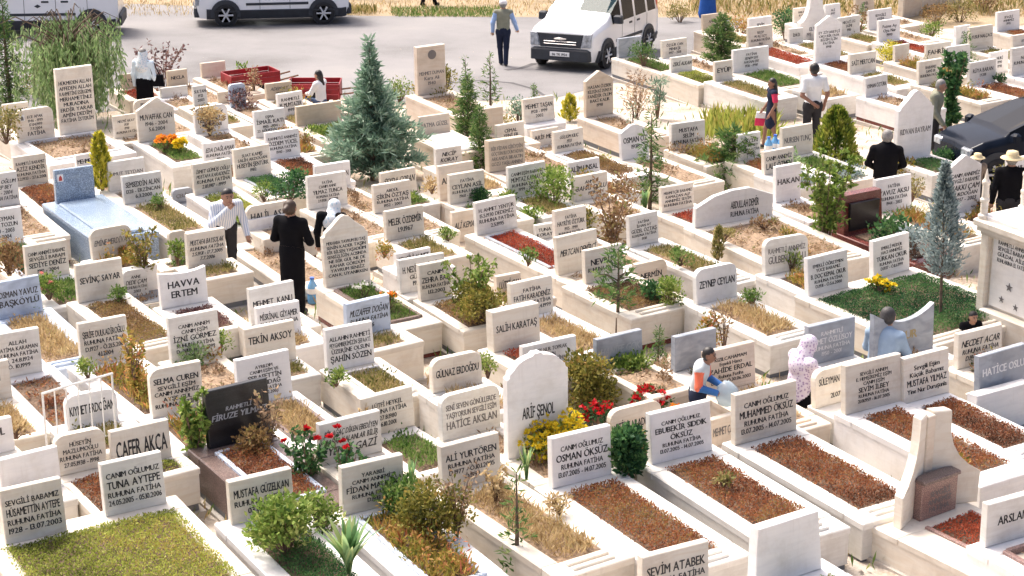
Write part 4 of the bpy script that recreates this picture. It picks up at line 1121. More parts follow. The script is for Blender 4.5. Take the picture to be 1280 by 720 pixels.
for it in range(2):
    for a in GRAVES:                                  # a farther, b nearer
        for b in GRAVES:
            if a is b or b.v < a.v: continue
            if min(a.u + a.x1, b.u + b.x1) - max(a.u + a.x0, b.u + b.x0) < -.02: continue
            dv_ = b.v - a.v
            if dv_ - b.back > a.L: continue
            if stones_overlap(a, b) > .02 and dv_ > .15 or dv_ > 1.25:
                if dv_ - b.back - .03 < a.L: a.L = max(.14, dv_ - b.back - .03); a.why = b
            else:
                l, r_ = (a, b) if a.u < b.u else (b, a)
                mid = (l.u + l.w / 2 + r_.u - r_.w / 2) / 2
                l.x1 = min(l.x1, max(l.w / 2 + .005, mid - .008 - l.u)); r_.x0 = max(r_.x0, min(-r_.w / 2 - .005, mid + .008 - r_.u))
def by_text(k): return next(g for g in GRAVES if k in g.text)
GUEST = {}
for hk, gk in (('TUNA AYTEPE', 'HÜSAMETTİN'), ('HÜKMEDEN', 'ECE APAK'), ('DOÇ KEMAL', 'TÜRKAN OKUR')):
    h_, q_ = by_text(hk), by_text(gk)
    h_.x0 = min(h_.x0, q_.u + q_.x0 - h_.u); h_.x1 = max(h_.x1, q_.u + q_.x1 - h_.u)
    h_.L = max(h_.L, 1.9)
    GUEST[id(q_)] = h_; q_.host = h_
BED = {'sr': ('sedum', 'sedum_red', 'rust red groundcover'), 'sc': ('sedum', 'sedum_crimson', 'dark red groundcover'), 'sb': ('sedum', 'sedum_brown', 'brown dried groundcover'),
       'mo': ('sedum', 'moss', 'mossy green groundcover'), 'ol': ('grass', 'olive', 'patchy olive grass'), 'gr': ('grass', 'grass', 'green grass'), 'dg': ('sedum', 'deepgreen', 'lush green plants'),
       'st': ('straw', 'straw', 'dry straw'), 'db': ('sparse', 'drybrown', 'dry brown soil'), 'we': ('weeds', 'weed', 'straggly weeds'), 'so': ('sparse', 'drybrown', 'bare soil'),
       'so2': ('sparse', 'sedum_red', 'dark bare soil'), 'pu': ('sedum', 'purpleleaf', 'purplish dried plants'), 'gv': ('sparse', 'drybrown', 'pale gravel')}

def bed_plants(kind, w, l, rng, px):
    """leaf quads over a bed w x l centred on the origin, z=0 at the soil"""
    A = w * l
    def scatter(n, cover, seed):
        x = rng.uniform(-w / 2, w / 2, n); y = rng.uniform(-l / 2, l / 2, n)
        f = (np.sin(x * 7 + seed) + np.sin(y * 5.3 + seed * 2.1) + np.sin((x + y) * 9 + seed * .7) + np.sin((x - y * 1.4) * 13 + seed)) / 4
        e = np.minimum(w / 2 - np.abs(x), l / 2 - np.abs(y))
        k = (f + rng.normal(0, .25, n) < cover * 2 - 1 + .15) & ((e > .05) | (rng.random(n) < .22 + e * 6))
        return x[k], y[k], f[k]
    sd = rng.uniform(0, 30)
    if kind == 'sedum':
        x, y, f = scatter(int(A * 6500), .88, sd)
        n = len(x)
        e = np.minimum(np.minimum(w / 2 - np.abs(x), l / 2 - np.abs(y)) / .12, 1)
        f2 = (np.sin(x * 4.1 + sd * 3) + np.sin(y * 3.3 + sd) + np.sin((x + y * .7) * 2.6 + sd * 1.7)) / 3
        top = .012 + .055 * np.sqrt(np.clip(e, 0, 1)) + .03 * f + .035 * f2 * np.clip(e, 0, 1)
        z = np.maximum(.004, top * rng.uniform(.3, 1, n))
        D = np.stack([rng.normal(0, .6, n), rng.normal(0, .6, n), rng.uniform(.3, 1.1, n)], 1)
        q = leaves(np.stack([x, y, z], 1), D, rng.uniform(.014, .036, n), rng.uniform(.010, .020, n), rng)
        r_ = np.clip(.46 + .3 * f + .42 * f2 + rng.normal(0, .24, n), 0, 1)
    elif kind in ('grass', 'straw', 'weeds'):
        dens = {'grass': 3200, 'straw': 2800, 'weeds': 1900}[kind]
        x, y, f = scatter(int(A * dens), {'grass': .82, 'straw': .82, 'weeds': .72}[kind], sd)
        n = len(x)
        hl = {'grass': .07, 'straw': .11, 'weeds': .13}[kind] * (1 + .45 * f)
        D = np.stack([rng.normal(0, .5, n), rng.normal(0, .5, n), np.full(n, .85)], 1)
        q = leaves(np.stack([x, y, rng.uniform(0, .03, n)], 1), D, hl * rng.uniform(.5, 1.3, n), rng.uniform(.007, .015, n) * (1.5 if kind == 'weeds' else 1.1), rng)
        r_ = np.clip(.5 + .30 * f + rng.normal(0, .22, n), 0, 1)
        if kind == 'weeds':
            m = int(A * 26) + 5
            ex, ey = rng.uniform(-w * .42, w * .42, m), rng.uniform(-l * .45, l * .45, m)
            k = 24
            C = np.repeat(np.stack([ex, ey, np.zeros(m)], 1), k, 0)
            hh = np.repeat(rng.uniform(.08, .34, m), k) * rng.random(m * k)
            C[:, 2] = hh
            C[:, :2] += rng.normal(0, .025, (m * k, 2)) * (1 + hh[:, None] * 4)
            D = rng.normal(0, 1, (m * k, 3)); D[:, 2] = np.abs(D[:, 2])
            q = np.concatenate([q, leaves(C, D, rng.uniform(.03, .075, m * k), rng.uniform(.012, .028, m * k), rng)])
            r_ = np.concatenate([r_, np.clip(np.repeat(rng.random(m), k) + rng.normal(0, .12, m * k), 0, 1)])
    else:
        x, y, f = scatter(int(A * 1100), .42, sd)
        n = len(x)
        D = np.stack([rng.normal(0, .8, n), rng.normal(0, .8, n), np.full(n, .45)], 1)
        q = leaves(np.stack([x, y, rng.uniform(.004, .02, n)], 1), D, rng.uniform(.03, .09, n), rng.uniform(.010, .022, n), rng)
        r_ = rng.random(n)
    if kind != 'sedum':                       # a few leafier tufts
        m = int(rng.integers(1, 5)); k = 46
        C = np.repeat(np.stack([rng.uniform(-w * .4, w * .4, m), rng.uniform(-l * .45, l * .45, m), np.zeros(m)], 1), k, 0)
        C += np.abs(rng.normal(0, 1, (m * k, 3))) * np.array([.0, .0, .05]) + rng.normal(0, .045, (m * k, 3)) * np.array([1, 1, 0])
        D = rng.normal(0, .6, (m * k, 3)); D[:, 2] = np.abs(D[:, 2]) + .4
        q = np.concatenate([q, leaves(C, D, rng.uniform(.03, .07, m * k), rng.uniform(.014, .03, m * k), rng)]); r_ = np.concatenate([r_, np.clip(rng.normal(.15, .12, m * k), 0, 1)])
    return q, r_

# landmarks that labels can point to
LM = [('tall blue green cedar', 468, 200), ('white passenger van', 760, 60), ('weeping willow', 80, 110), ('blue granite tomb', 130, 270), ('woman in black', 368, 340),
      ('black polished headstone', 300, 530), ('bowing boy', 872, 480), ('slim blue cypress', 1172, 330), ('walking girl in pink', 963, 140), ('man in the white shirt', 1013, 130),
      ('man in the black suit', 1100, 200), ('dark navy car', 1240, 180), ('tall domed headstone', 674, 500), ('flared marble monument', 1170, 600), ('turreted marble tomb', 1250, 330),
      ('seated man in pale blue', 1105, 440), ('wide family grave', 920, 270), ('white metal railing', 98, 515), ('yellow flowering bush', 690, 550), ('round topiary bush', 598, 240),
      ('spiky green yucca', 435, 690), ('tall blank bordered tablet', 540, 90), ('yellow green thuja', 1042, 180), ('rounded shadow pine', 900, 60), ('layered young pine', 770, 360), ('man in the striped shirt', 273, 290)]
LM = [l for l in LM if 'blank' not in l[0] and 'shadow' not in l[0]]
LM += [('bushy conifer by the van', 900, 60), ('thin dark conifer', 812, 200), ('potted orange flowers', 263, 105), ('dark leafy tree', 1187, 115), ('yellow thuja', 128, 200), ('red roses', 425, 580)]
ORD = ['nearest', 'second', 'third', 'fourth', 'fifth', 'sixth', 'seventh', 'eighth']
def rel(l, g):
    dx, dy = g.px - l[1], (g.py - l[2])
    return ('right of' if dx > 0 else 'left of') if abs(dx) > abs(dy) * 1.1 else ('in front of' if dy > 0 else 'behind')
def dist(l, g): return math.hypot(g.px - l[1], (g.py - l[2]) * 1.3)
MATN = {'ivory': 'cream marble', 'white': 'white marble', 'beige': 'beige stone', 'sand': 'sandy stone', 'bluemarble': 'blue grey marble', 'greymarble': 'dark grey marble', 'bluegranite': 'blue granite', 'blackgranite': 'black granite'}
SHN = {'g': 'gabled ', 'g2': 'pointed ', 'a': 'domed ', 'c': 'round-cornered ', 'cl': 'round-cornered ', 'cr': 'round-cornered ', 'w': 'wavy-topped ', 'k': 'hollow-topped ', 'tz': 'tapering '}
def label_for(g):
    best = None
    for l in LM:
        rl = rel(l, g)
        same = sorted([q for q in GRAVES if rel(l, q) == rl], key=lambda q: dist(l, q))
        k = same.index(g)
        if k < 8:
            sc = k + dist(l, g) / 90
            if best is None or sc < best[0]: best = (sc, l, rl, k)
    if best is None: return None
    _, l, rl, k = best
    bd = {'slab': 'slab top', 'slabw': 'white slab top'}.get(g.bed) or BED[g.bed][2]
    mn = 'cream' if g.mt == 'ivory' else MATN[g.mt]
    s = '%s%s grave with %s, %s grave %s the %s' % (SHN.get(g.shape, ''), mn, bd, ORD[k], rl, l[0])
    if len(s.split()) > 16: s = '%s grave with %s, %s grave %s the %s' % (mn, bd, ORD[k], rl, l[0])
    if len(s.split()) > 16: s = '%s grave with %s, %s grave %s the %s' % (mn, bd.split()[-1], ORD[k], rl, l[0])
    return s

def add_stone(g, t, rr, XO, hb, YO):
    op = g.op
    # headstone
    lean = R(op.get('lean', rr.uniform(2, 7) if g.hs < .8 else rr.uniform(0, 2)))
    if g.mt == 'ivory': g.mt = rr.choice(('ivory', 'ivory', 'white', 'pale'))
    ol = outline(g.shape, g.w, g.hs / math.cos(lean))
    mb = MB(); mb.prism(ol, 0, g.th, .008)
    st = mb.build('headstone', MATS[g.mt], t, loc=(XO, YO, hb + .001), rot=(-lean, R(rr.uniform(-.8, .8)), R(rr.uniform(-1.5, 1.5))))
    lines = g.text.split('|') if g.text else []
    if lines and any(s.strip() for s in lines):
        H = g.hs
        if g.shape in ('g', 'g2'): H = g.hs + g.w * .12
        if g.shape == 'poly':
            me = inscription(lines, g.w * .42, H + .08, .08, .7, -.003)
            me.transform(Matrix.Translation((g.w * .13, 0, 0)))
        elif g.shape == 'a': me = inscription(lines, g.w * .62, H * .86, .05, .5, -.003, .10)
        else: me = inscription(lines, g.w, H, .12, .66, -.003, .14 if op.get('bold') or op.get('font') else op.get('maxs', rr.uniform(.062, .082)), .22 if rr.random() < .18 else 0, rr.choice((.82, .92, 1, 1, 1.1)))
        # lines follow the carved face, the base stays level
        obj('inscription', me, MATS[op.get('let') or ('letter_soft' if rr.random() < .25 else 'letter')], st)
    if op.get('photo'):
        x = -g.w * .36; zz = g.hs * .78
        mb = MB(); mb.prism([(x - .05, zz - .07), (x + .05, zz - .07), (x + .05, zz + .05), (x - .05, zz + .05)], -.012, -.002, .003)
        ph = mb.build('photo_plaque', MATS['plate'], st)
        mb = MB(); mb.prism([(x - .03, zz - .055), (x + .03, zz - .055), (x + .024, zz), (x, zz + .035), (x - .024, zz)], -.016, -.0125)
        mb.build('portrait', MATS['letter_red' if op['photo'] == 2 else 'letter_grey'], ph)
    if op.get('emblem'):
        mb = MB(); mb.lathe([(.0725, -.006), (.10, -.006), (.10, -.002), (.0725, -.002)], 20, (0.02, 0, g.hs * .82), 'y')
        em = mb.build('emblem', MATS['letter_grey'], st)
        mb = MB(); mb.prism([(-.02, g.hs * .78), (.05, g.hs * .78), (.035, g.hs * .84), (.015, g.hs * .87), (-.005, g.hs * .84)], -.012, -.007)
        mb.build('emblem_figure', MATS['letter_grey'], em)
    return st

def make_grave(i, g):
    op = g.op
    rng = np.random.default_rng(100 + i)
    rr = random.Random(i)
    lab = op.get('label') or label_for(g) or 'cream marble grave number'
    near = g.py > 230
    host = GUEST.get(id(g))
    if host is not None:
        return add_stone(g, host.obj, rr, (g.u - host.u) - (host.x0 + host.x1) / 2, host.hb, -(g.v - host.v))
    jit = R(rr.uniform(-2.2, 2.2))
    t = empty('grave', g.P + U * ((g.x0 + g.x1) / 2), ALPHA + jit, lab, 'grave', 'graves of the cemetery')
    L, hb = g.L, g.hb
    W = g.x1 - g.x0; XC = (g.x0 + g.x1) / 2
    yb = g.back; yf = -L
    body = op.get('body') or ('ivory' if g.mt in ('white', 'greymarble', 'bluemarble') else g.mt)
    if body == 'sand': body = 'beige'
    if body == 'ivory' and not op.get('body'): body = rr.choice(('ivory', 'ivory', 'ivory', 'white', 'pale'))
    bm_ = MATS[body]
    dz = -.45
    a = W / 2
    c = .012
    mb = MB(); mb.box(-a - .03, a + .03, yf - .03, yb + .03, dz, .07 + rr.uniform(0, .03)); mb.build('footing', MATS['footing'], t)
    z0 = .06
    kerbt = .075
    if (near and rr.random() < .65) or rr.random() < .3:
        mb = MB(); mb.box(-a + .03, a - .03, yf + .03, yb - .03, z0, z0 + .12); mb.build('base_band', MATS['redgranite' if rr.random() < .12 else 'band'], t)
        z0 += .11
    ztop = hb - kerbt
    mb = MB(); mb.box(-a + .012, a - .012, yf + .012, yb - .012, z0, ztop, .004); mb.build('plinth', bm_, t)
    k = max(.10, min(.20, (W - .5) / 2))                       # kerb width
    y_head = -.16 if L > .9 else -.06
    y_foot = yf + (.30 if L > 1.4 else .12)
    kz0, kz1 = ztop + .002, hb
    def kerb(x0, x1, y0, y1):
        q = rr.uniform(-.003, .003)
        mb = MB(); mb.box(x0, x1, y0, y1, kz0, kz1 + q, c); mb.build('kerb', bm_, t)
    slab = g.bed in ('slab', 'slabw')
    if y_head - y_foot > .18 and not slab:
        kerb(-a, a, y_head, yb)
        kerb(-a, a, yf, y_foot)
        kerb(-a, -a + k, y_foot + .003, y_head - .003)
        kerb(a - k, a, y_foot + .003, y_head - .003)
        bw, bl = W - 2 * k, y_head - y_foot
        bx0 = bw / 2; cy = (y_head + y_foot) / 2
        if op.get('inner'):
            im = MATS[op['inner']]
            rp = .035
            for (x0, x1, yy0, yy1) in ((-bx0 - .02, -bx0 + .035, y_foot, y_head), (bx0 - .035, bx0 + .02, y_foot, y_head), (-bx0 + .036, bx0 - .036, y_head - .035, y_head + .02), (-bx0 + .036, bx0 - .036, y_foot - .02, y_foot + .035)):
                mb = MB(); mb.box(x0, x1, yy0, yy1, hb - .03, hb + rp, .006); mb.build('border', im, t)
        elif L > 1.4 and rr.random() < .7:
            for s in range(2):
                mb = MB(); mb.box(-bx0 + .02, bx0 - .02, yf + .07 + s * .10, yf + .12 + s * .10, hb - .01, hb + .030, .008); mb.build('foot_slat', bm_, t)
        # soil: a shallow mound
        nx, ny = 5, 9
        vs_, fs = [], []
        for jy in range(ny + 1):
            for ix in range(nx + 1):
                fx, fy = ix / nx, jy / ny
                e = min(fx, 1 - fx, fy, 1 - fy) * 4
                vs_.append((-bx0 + bw * fx, y_foot + bl * fy, hb - .035 + .03 * min(1, e) + rng.uniform(-.008, .008)))
        for jy in range(ny):
            for ix in range(nx):
                q = jy * (nx + 1) + ix
                fs.append((q, q + 1, q + nx + 2, q + nx + 1))
        kind, fo, _ = BED[g.bed]
        dry = g.bed in ('st', 'db', 'so', 'gv', 'ol')
        obj('soil', pymesh('soil', vs_, fs), MATS['stone_chip' if g.bed == 'gv' else ('drysoil' if dry else 'soil')], t)
        sp_ = 1.09 if kind == 'sedum' else .98
        q, r_ = bed_plants(kind, bw * sp_, bl * (.98 + (sp_ - .98) * .5), rng, g.py)
        if len(q):
            o = obj('planting', quadmesh('planting', q, r_), MATS['fo_' + fo], t, (0, cy, hb - .015))
            o['kind'] = 'stuff'
        g.bedbox = (bw, bl, cy)
    else:
        kerb(-a, a, yf, yb)
        if slab:
            mb = MB(); mb.box(-a * .62, a * .62, yf + .12, -.10, hb + .002, hb + .05, .02); mb.build('slab', MATS['bluegranite' if g.bed == 'slab' else 'white'], t)
        g.bedbox = None
    add_stone(g, t, rr, -XC, hb, 0)
    g.obj = t
    return t
for i_, g_ in enumerate(GRAVES): make_grave(i_, g_)

def grave_near(px, py):
    return min(GRAVES, key=lambda g: (g.px - px) ** 2 + (g.py - py) ** 2)
# ------------------------------------------------------------------ monuments and railing
def loc_at(px, py, h=0.0):
    p = at(px, py, h)
    return Vector((p.x, p.y, ground(p.x, p.y)))

def m_per_px(px, py, h=0.0):
    p = at(px, py, h)
    return 1.0 / (proj(p + Vector((.5, 0, 0)))[0] - proj(p - Vector((.5, 0, 0)))[0])

# the turreted tomb at the right edge
P0 = loc_at(1212, 434)
t = empty('turreted_tomb', P0, ALPHA - math.pi / 2, 'tall cream marble tomb with corner turrets and carved stars, right edge', 'tomb')
WX, LY, ZC = 1.12, .80, 1.74
iv = MATS['ivory']
mb = MB(); mb.box(-.05, WX + .05, -.05, LY + .05, -.3, .12, .01); mb.build('base', iv, t)
mb = MB(); mb.box(.11, WX - .11, .11, LY - .11, .12, ZC); mb.build('core', iv, t)
for cx in (0.02, WX - .15):
    for cy in (0.02, LY - .15):
        mb = MB(); mb.box(cx, cx + .13, cy, cy + .13, .12, ZC, .012); mb.build('corner_post', iv, t)
pf = MB(); pf.box(.19, WX - .19, .085, .108, .66, ZC - .06, .006); pn = pf.build('front_panel', MATS['white'], t)
me = inscription(['RAHMETLİ ANNEMİZ', 'SEVGİLİ BABAMIZ', 'GÜLDAL AİLESİ', 'RUHLARINA EL FATİHA'], .64, .36, .02, .9, 0, .07)
me.transform(Matrix.Translation((WX / 2, .082, ZC - .48)))
obj('inscription', me, MATS['letter'], pn)
def star(cx, cz, r_):
    pts = []
    for k in range(10):
        q = r_ if k % 2 == 0 else r_ * .38
        a = math.pi / 2 + k * math.pi / 5
        pts.append((cx + q * math.cos(a), cz + q * math.sin(a)))
    mb = MB(); mb.prism(pts, .078, .084); return mb
for (sx, sz, sr) in ((.54, 1.0, .065), (.42, .80, .05), (.68, .76, .05)):
    star(sx, sz, sr).build('carved_star', MATS['letter_grey'], pn)
mb = MB(); mb.box(.16, WX + .25, -.06, .105, .12, .62, .012); mb.build('ledge', iv, t)
sp = MB(); sp.box(.085, .108, .19, LY - .19, .25, ZC - .06, .006); sp.build('side_panel', MATS['white'], t)
mb = MB(); mb.box(-.07, WX + .07, -.07, LY + .07, ZC + .002, ZC + .09, .02); mb.build('cornice', iv, t)
mb = MB(); mb.box(.02, WX - .02, .02, LY - .02, ZC + .092, ZC + .15, .02); mb.build('roof_slab', MATS['white'], t)
mb = MB(); mb.box(-.03, WX + .03, -.03, LY + .03, ZC - .07, ZC, .015); mb.build('moulding', iv, t)
mb = MB(); mb.box(.01, WX - .01, .01, LY - .01, ZC - .12, ZC - .072, .01); mb.build('moulding', iv, t)
for cx in (.03, WX - .03):
    for cy in (.03, LY - .03):
        mb = MB(); mb.lathe([(.075, 0), (.075, .05), (.05, .07), (.05, .22), (.062, .24), (.062, .27), (.045, .29), (.045, .46), (.056, .48), (.056, .51), (.03, .55), (.004, .68)], 14, (cx, cy, ZC + .09))
        mb.build('turret', iv, t)

# the flared monument in the foreground right
FP = loc_at(1172, 690)
t = empty('flared_monument', FP, ALPHA + R(4), 'flared cream marble monument with a red granite plaque and red bed', 'monument')
s_ = m_per_px(1172, 600)
hb = .40
a = .48
mb = MB(); mb.box(-.72 - .03, a + .03, -2.1, .42, -.4, .06); mb.build('footing', MATS['footing'], t)
mb = MB(); mb.box(-.72 + .012, a - .012, -2.05, .40, .05, hb - .07); mb.build('plinth', iv, t)
for (x0, x1, y0, y1) in ((-.72, a, -.10, .41), (-.72, a, -2.06, -1.75), (-.72, -a + .16, -1.747, -.103), (a - .16, a, -1.747, -.103)):
    mb = MB(); mb.box(x0, x1, y0, y1, hb - .068, hb, .012); mb.build('kerb', iv, t)
for (x0, x1, y0, y1) in ((-a + .14, -a + .19, -1.75, -.10), (a - .19, a - .14, -1.75, -.10)):
    mb = MB(); mb.box(x0, x1, y0, y1, hb - .02, hb + .025, .006); mb.build('border', MATS['pinkgranite'], t)
mb = MB(); mb.box(-a + .165, a - .165, -1.745, -.105, hb - .07, hb - .012); mb.build('soil', MATS['soil'], t)
q, r_ = bed_plants('sedum', 2 * a - .36, 1.58, np.random.default_rng(9), 600)
o = obj('planting', quadmesh('planting', q, r_), MATS['fo_sedum_crimson'], t, (0, -.92, hb - .012)); o['kind'] = 'stuff'
# two curved wings meeting in a corner, plaque between them
Hm = 1.06
prof = [(.20, 0), (.205, .0), (.42, .0), (.42, .28), (.36, .40), (.29, .52), (.245, .64), (.22, .78), (.20, Hm)]
left = [(-.56, 0), (-.05, 0), (-.05, Hm), (-.22, Hm), (-.23, .82), (-.265, .68), (-.335, .55), (-.44, .44), (-.57, .35)]
for s in (-1, 1):
    ol = [(p[0] * -s if s > 0 else p[0], p[1]) for p in left]
    if s > 0: ol = ol[::-1]
    mb = MB(); mb.prism(ol, 0, .11, .012)
    # swing the wing forward at its outer edge
    mb.v = [(p[0], p[1] - max(0, abs(p[0]) - .05) * .42 + .22, p[2]) for p in mb.v]
    mb.build('wing', iv, t, loc=(0, 0, hb + .001))
mb = MB(); mb.box(-.06, .06, .20, .34, 0, Hm - .03, .01); mb.build('spine', MATS['beige'], t, loc=(0, 0, hb + .001))
mb = MB(); mb.prism([(-.26, 0), (.26, 0), (.26, .40), (-.26, .40)], .03, .13, .008); pq = mb.build('plaque', MATS['pinkgranite'], t, loc=(0, 0, hb + .001))
mb = MB(); mb.box(-.27, .27, .0, .17, .402, .44, .01); mb.build('plaque_cap', MATS['browngranite'], t, loc=(0, 0, hb + .001))
me = inscription(['SEVGİLİ', 'ANNEMİZ', 'FATİHA'], .4, .36, .1, .7, .026, .07); obj('inscription', me, MATS['letter_grey'], pq)

# white metal railing in front of a headstone, lower left
A_, B_ = at(53, 492, 1.28), at(140, 471, 1.28)
d = B_ - A_; d.z = 0
base = Vector((A_.x, A_.y, ground(A_.x, A_.y)))
t = empty('metal_railing', base, math.atan2(d.y, d.x), 'white metal railing with thin upright bars before a headstone', 'railing')
L_ = d.length; wm = MATS['white_metal']
for k in range(7):
    x = L_ * k / 6
    mb = MB(); mb.tube([(x, 0, -.05 if k in (0, 6) else .58), (x, 0, 1.28)], .012 if k in (0, 6) else .008, 6); mb.build('upright_bar', wm, t)
mb = MB(); mb.tube([(-.01, 0, 1.28), (L_ * .33, 0, 1.285), (L_ + .01, 0, 1.28)], .014, 6); mb.build('top_rail', MATS['rust'] if False else wm, t)
mb = MB(); mb.tube([(0, 0, .58), (L_, 0, .58)], .010, 6); mb.build('bottom_rail', wm, t)

# big ornate white stone at the top right
p = loc_at(1018, 62)
t = empty('ogee_tombstone', p, ALPHA, 'tall pale ogee monument with sweeping shoulders at the top right', 'monument')
mpp = m_per_px(1018, 62)
wd = 1.0
ol = [(-.5, 0), (.5, 0), (.5, .45), (.42, .48), (.30, .62), (.22, .82), (.19, 1.1), (.19, 1.5), (.12, 1.62), (0, 1.7), (-.12, 1.62), (-.19, 1.5), (-.19, 1.1), (-.22, .82), (-.30, .62), (-.42, .48), (-.5, .45)]
mb = MB(); mb.prism(ol, 0, .16, .015); st = mb.build('headstone', MATS['white'], t, loc=(0, 0, .3))
mb = MB(); mb.box(-.56, .56, -1.4, .22, -.4, .30, .012); mb.build('plinth', iv, t)
me = inscription(['ELVAN', '1950 - 1999'], .8, .4, .1, .7, -.003, .11); obj('inscription', me, MATS['letter_grey'], st)

# low wall of beige panels at the top right
a_, b_ = loc_at(1128, 24), loc_at(1182, 12)
d = b_ - a_; d.z = 0
t = empty('panel_wall', a_, math.atan2(d.y, d.x), 'low wall of square beige panels at the top right', 'wall')
n = 3; ln = d.length * 1.3 / n
for k in range(n):
    mb = MB(); mb.box(k * ln + .01, (k + 1) * ln - .01, 0, .12, -.3, .75, .015); mb.build('panel', MATS['beige'], t)
for k in range(n + 1):
    mb = MB(); mb.box(k * ln - .05, k * ln + .05, -.03, .15, -.3, .85, .015); mb.build('post', MATS['ivory'], t)

# water bottles standing by the walking girl and by the hidden visitor
glass_mat('bottle_blue', (0.16, 0.42, 0.75), .75)
plain('bottle_cap', (0.05, .15, .6), .5)
def bottle(px, py, h, label, group=None, z=0.0):
    p = loc_at(px, py)
    t = empty('water_bottle', (p.x, p.y, p.z + z), rngv.uniform(0, 6), label, 'bottle', group)
    r_ = h * .19
    mb = MB(); mb.lathe([(r_ * .9, 0), (r_, .02), (r_, h * .30), (r_ * .93, h * .33), (r_, h * .37), (r_, h * .66), (r_ * .5, h * .84), (r_ * .38, h * .88), (r_ * .38, h * .95)], 14)
    mb.build('bottle', MATS['bottle_blue'], t, True)
    mb = MB(); mb.lathe([(r_ * .42, h * .94), (r_ * .42, h)], 12); mb.build('cap', MATS['bottle_cap'], t)
    mb = MB(); mb.lathe([(r_ * 1.02, h * .40), (r_ * 1.02, h * .60)], 14); mb.build('paper_label', MATS['plate'], t)
    return t
for k_, (px, py) in enumerate(((960, 197), (968, 194), (976, 195))):
    bottle(px, py, .42, '%s blue water bottle of the trio below the walking girl' % ('left', 'middle', 'right')[k_], 'bottles below the girl')
bottle(391, 379, .40, 'blue water bottle on the ground right of the woman in black')
# ------------------------------------------------------------------ trees, shrubs and flowers
RNG = np.random.default_rng(77)
def plant_root(px, py, name, label, cat, h=0.0, group=None):
    p = at(px, py, h)
    return empty(name, p, RNG.uniform(0, 6.28), label, cat, group)

def size(px, py, w, hh, h=0.0):
    """metres for a width and height in photo pixels at a foot pixel"""
    p = at(px, py, h)
    sx = proj(p + Vector((.5, 0, 0)))[0] - proj(p - Vector((.5, 0, 0)))[0]
    sy = proj(p)[1] - proj(p + Vector((0, 0, 1)))[1]
    return w / sx, hh / sy

def crown(t, q, r_, fo, name='crown'):
    return obj(name, quadmesh(name, q, np.clip(r_, 0, 1)), MATS['fo_' + fo], t)

def conifer(px, py, w, hh, label, fo='conifer', h=0.0, dens=1.0, bare=.05, needle=.11, power=.85, whorl=26, upward=.15, name='conifer_tree', gap=0.0, group=None):
    W, H = size(px, py, w, hh, h)
    t = plant_root(px, py, name, label, 'tree', h, group)
    tr = MB(); tr.tube([(0, 0, -.1), (.01, 0, H * .5), (0, .01, H * .98)], [.03 * H * .5 + .012, .018 * H * .5 + .008, .004], 7)
    Cs, Ds, Ls, Rn = [], [], [], []
    nb = int(whorl * (2.2 + H))
    for i in range(nb):
        f = (i + RNG.random()) / nb
        z = H * (bare + (1 - bare) * f)
        ln = max(.05, W / 2 * (1 - f) ** power * min(1, .62 + f * 2.2) * RNG.uniform(.55, 1.15))
        if RNG.random() < gap: continue
        a = i * 2.4 + RNG.uniform(-.5, .5)
        rise = upward + .25 * f
        d = np.array([math.cos(a), math.sin(a), rise]); d /= np.linalg.norm(d)
        m = max(4, int(ln * 75 * dens))
        s = RNG.random(m) ** .75
        droop = -.25 * s * s * ln
        c = d[None] * (s * ln)[:, None]
        c[:, 2] += droop + z
        sw = .10 * ln * (1 - .5 * s) + .02
        c += RNG.normal(0, 1, (m, 3)) * (sw * .55)[:, None] * np.array([1, 1, .5])
        dd = d[None] * .8 + RNG.normal(0, .55, (m, 3))
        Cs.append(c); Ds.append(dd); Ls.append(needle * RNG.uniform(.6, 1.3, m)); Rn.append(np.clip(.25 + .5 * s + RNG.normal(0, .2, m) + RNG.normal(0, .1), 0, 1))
        if ln > .25: tr.tube([(0, 0, z), tuple(d * ln * .5 + np.array([0, 0, z])), tuple(d * ln * .9 + np.array([0, 0, z - .2 * ln]))], [.012, .008, .003], 4, False)
    tr.build('trunk', MATS['bark'], t)
    C = np.concatenate(Cs); D = np.concatenate(Ds); L = np.concatenate(Ls)
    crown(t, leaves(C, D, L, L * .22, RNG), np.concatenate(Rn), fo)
    return t

def thuja(px, py, w, hh, label, fo='thuja', h=0.0, n=2600, name='thuja', leaf=.09, group=None):
    W, H = size(px, py, w, hh, h)
    t = plant_root(px, py, name, label, 'tree', h, group)
    tr = MB(); tr.tube([(0, 0, -.08), (0, 0, H * .8)], [.03, .008], 6); tr.build('trunk', MATS['bark'], t)
    z = RNG.random(n) ** .85
    a = RNG.uniform(0, 6.283, n)
    lob = 1 + .16 * np.sin(a * 5 + z * 9) + .10 * np.sin(a * 3 - z * 15)
    rad = W / 2 * np.sqrt(np.clip(1 - z, 0, 1)) * np.minimum(1, .55 + z * 3) * lob * RNG.uniform(.6, 1.05, n)
    C = np.stack([rad * np.cos(a), rad * np.sin(a), .03 + z * H * .93], 1)
    D = np.stack([np.cos(a) * .45, np.sin(a) * .45, np.full(n, 1.0)], 1) + RNG.normal(0, .3, (n, 3))
    L = leaf * RNG.uniform(.6, 1.3, n)
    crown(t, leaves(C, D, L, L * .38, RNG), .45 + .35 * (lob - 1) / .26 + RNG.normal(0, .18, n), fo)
    return t

